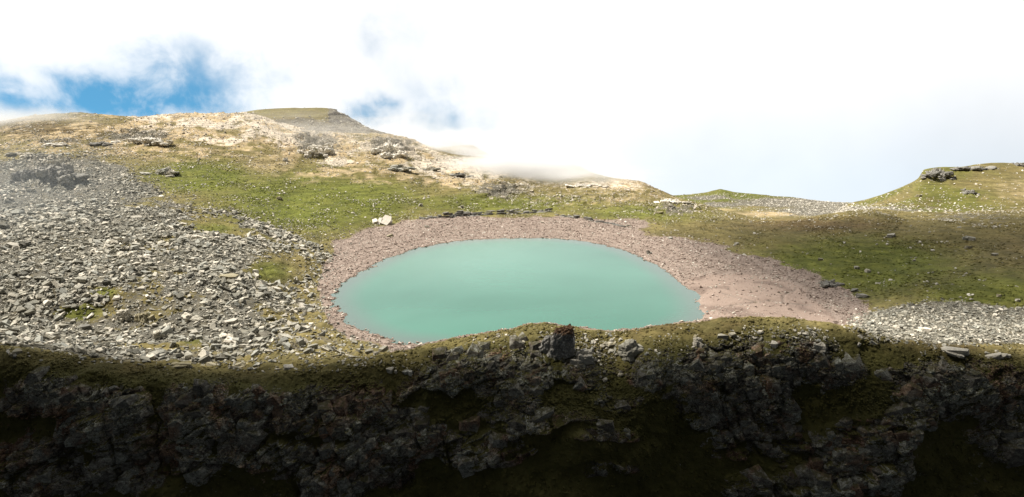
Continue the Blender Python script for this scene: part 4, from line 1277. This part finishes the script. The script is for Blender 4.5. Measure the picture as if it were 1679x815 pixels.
# ------------------------------------------------------------------ unseen cloud added to shade cliff and right slope; mist on the ridge
def shade_lens(name, zc, xs, ys, thick, density):
    X, Y = np.meshgrid(xs, ys)
    T = thick(X, Y)
    X = X + sun_dir.x / sun_dir.z * zc; Y = Y + sun_dir.y / sun_dir.z * zc
    top = np.stack([X, Y, zc + T * .6], -1); bot = np.stack([X, Y, zc - T * .4 - .02], -1)
    nr, nc = X.shape
    f = grid_faces(nr, nc)
    co = np.concatenate([top.reshape(-1, 3), bot.reshape(-1, 3)])
    n = nr * nc
    i = np.arange(n).reshape(nr, nc)
    rim = np.concatenate([i[0, :], i[1:, -1], i[-1, -2::-1], i[-2:0:-1, 0]])
    r2 = np.roll(rim, -1)
    side = np.stack([rim + n, r2 + n, r2, rim], -1)
    fc = np.concatenate([f, f[:, ::-1] + n, side])
    m, t = new_mat(name)
    v = t.n('ShaderNodeVolumePrincipled')
    v.inputs['Color'].default_value = (.95, .96, .98, 1)
    v.inputs['Density'].default_value = density
    v.inputs['Anisotropy'].default_value = 0.5
    o = t.n('ShaderNodeOutputMaterial'); t.put(o.inputs[1], v.outputs[0])
    me = np_mesh(name, co, fc, m, True)
    return tag(link(name, me), kind='stuff')


def shade_thick(X, Y):  # outline shaped to the cliff rim and right slope it has to shade
    n = fbm(X * .012, Y * .012, 0 * X, 4, 500) * 16
    edge = 117.5 - 6.3 * sm(X, -30, -5) + n * .2
    a = sm(edge - Y, -6, 10) * 60
    b = sm(X + .6 * n, 55, 125) * sm(262 + n - Y, -30, 60) * sm(Y + .5 * n, 140, 172) * 15
    return np.maximum(a, b) * sm(Y, -260, -200) * sm(460 - np.abs(X), 0, 40)

shade_lens('shade_cloud', 260.0, np.arange(-460, 461, 10.0), np.arange(-260, 340, 5.0), shade_thick, 0.13)


def mist(px, py, d, rx, ry, rz, density, noise_scale, seed, lo=.42, hi=.75, tint=(.97, .98, 1)):
    a, b, c = at_depth(px, py, d)
    bm = bmesh.new(); bmesh.ops.create_icosphere(bm, subdivisions=3, radius=1.0)
    me = bpy.data.meshes.new('mist'); bm.to_mesh(me); bm.free()
    m, t = new_mat('mist')
    tc_ = t.n('ShaderNodeTexCoord').outputs['Object']
    ln = t.n('ShaderNodeVectorMath', operation='LENGTH'); t.put(ln.inputs[0], tc_)
    fall = t.sstep(ln.outputs['Value'], 1.0, .0)
    mp = t.n('ShaderNodeVectorMath', operation='ADD'); t.put(mp.inputs[0], tc_); mp.inputs[1].default_value = (seed * 3.1, seed * 1.7, seed)
    nz = t.sstep(t.noise(mp.outputs[0], noise_scale, 4, .6, .4), lo, hi)
    v = t.n('ShaderNodeVolumePrincipled')
    t.put(v.inputs['Density'], t.m('MULTIPLY', t.m('MULTIPLY', fall, nz), density))
    v.inputs['Color'].default_value = (*tint, 1)
    v.inputs['Anisotropy'].default_value = 0.0
    o = t.n('ShaderNodeOutputMaterial'); t.put(o.inputs[1], v.outputs[0])
    me.materials.append(m)
    ob = link('mist', me)
    ob.location = (a, b, c); ob.scale = (rx, ry, rz)
    return tag(ob, kind='stuff')

mist(862, 275, 386, 66, 28, 14, .36, 1.2, 1, .25, .8)
mist(960, 288, 372, 62, 20, 9, .07, 1.6, 8, .3, .75)
mist(900, 262, 440, 60, 24, 14, .10, 1.4, 5, .3, .7)
mist(748, 246, 436, 60, 26, 18, .34, 1.7, 2, .38, .75)
mist(-10, 215, 375, 80, 34, 20, .10, 1.2, 3, .2, .75)
mist(520, 216, 402, 165, 50, 20, .026, 2.6, 6, .36, .72, (1, .98, .95))
mist(-160, 350, 210, 100, 75, 40, .0045, 1.1, 4, .1, .7, (.85, .93, 1))
SC.cycles.volume_step_rate = 1.5
SC.cycles.volume_bounces = 3
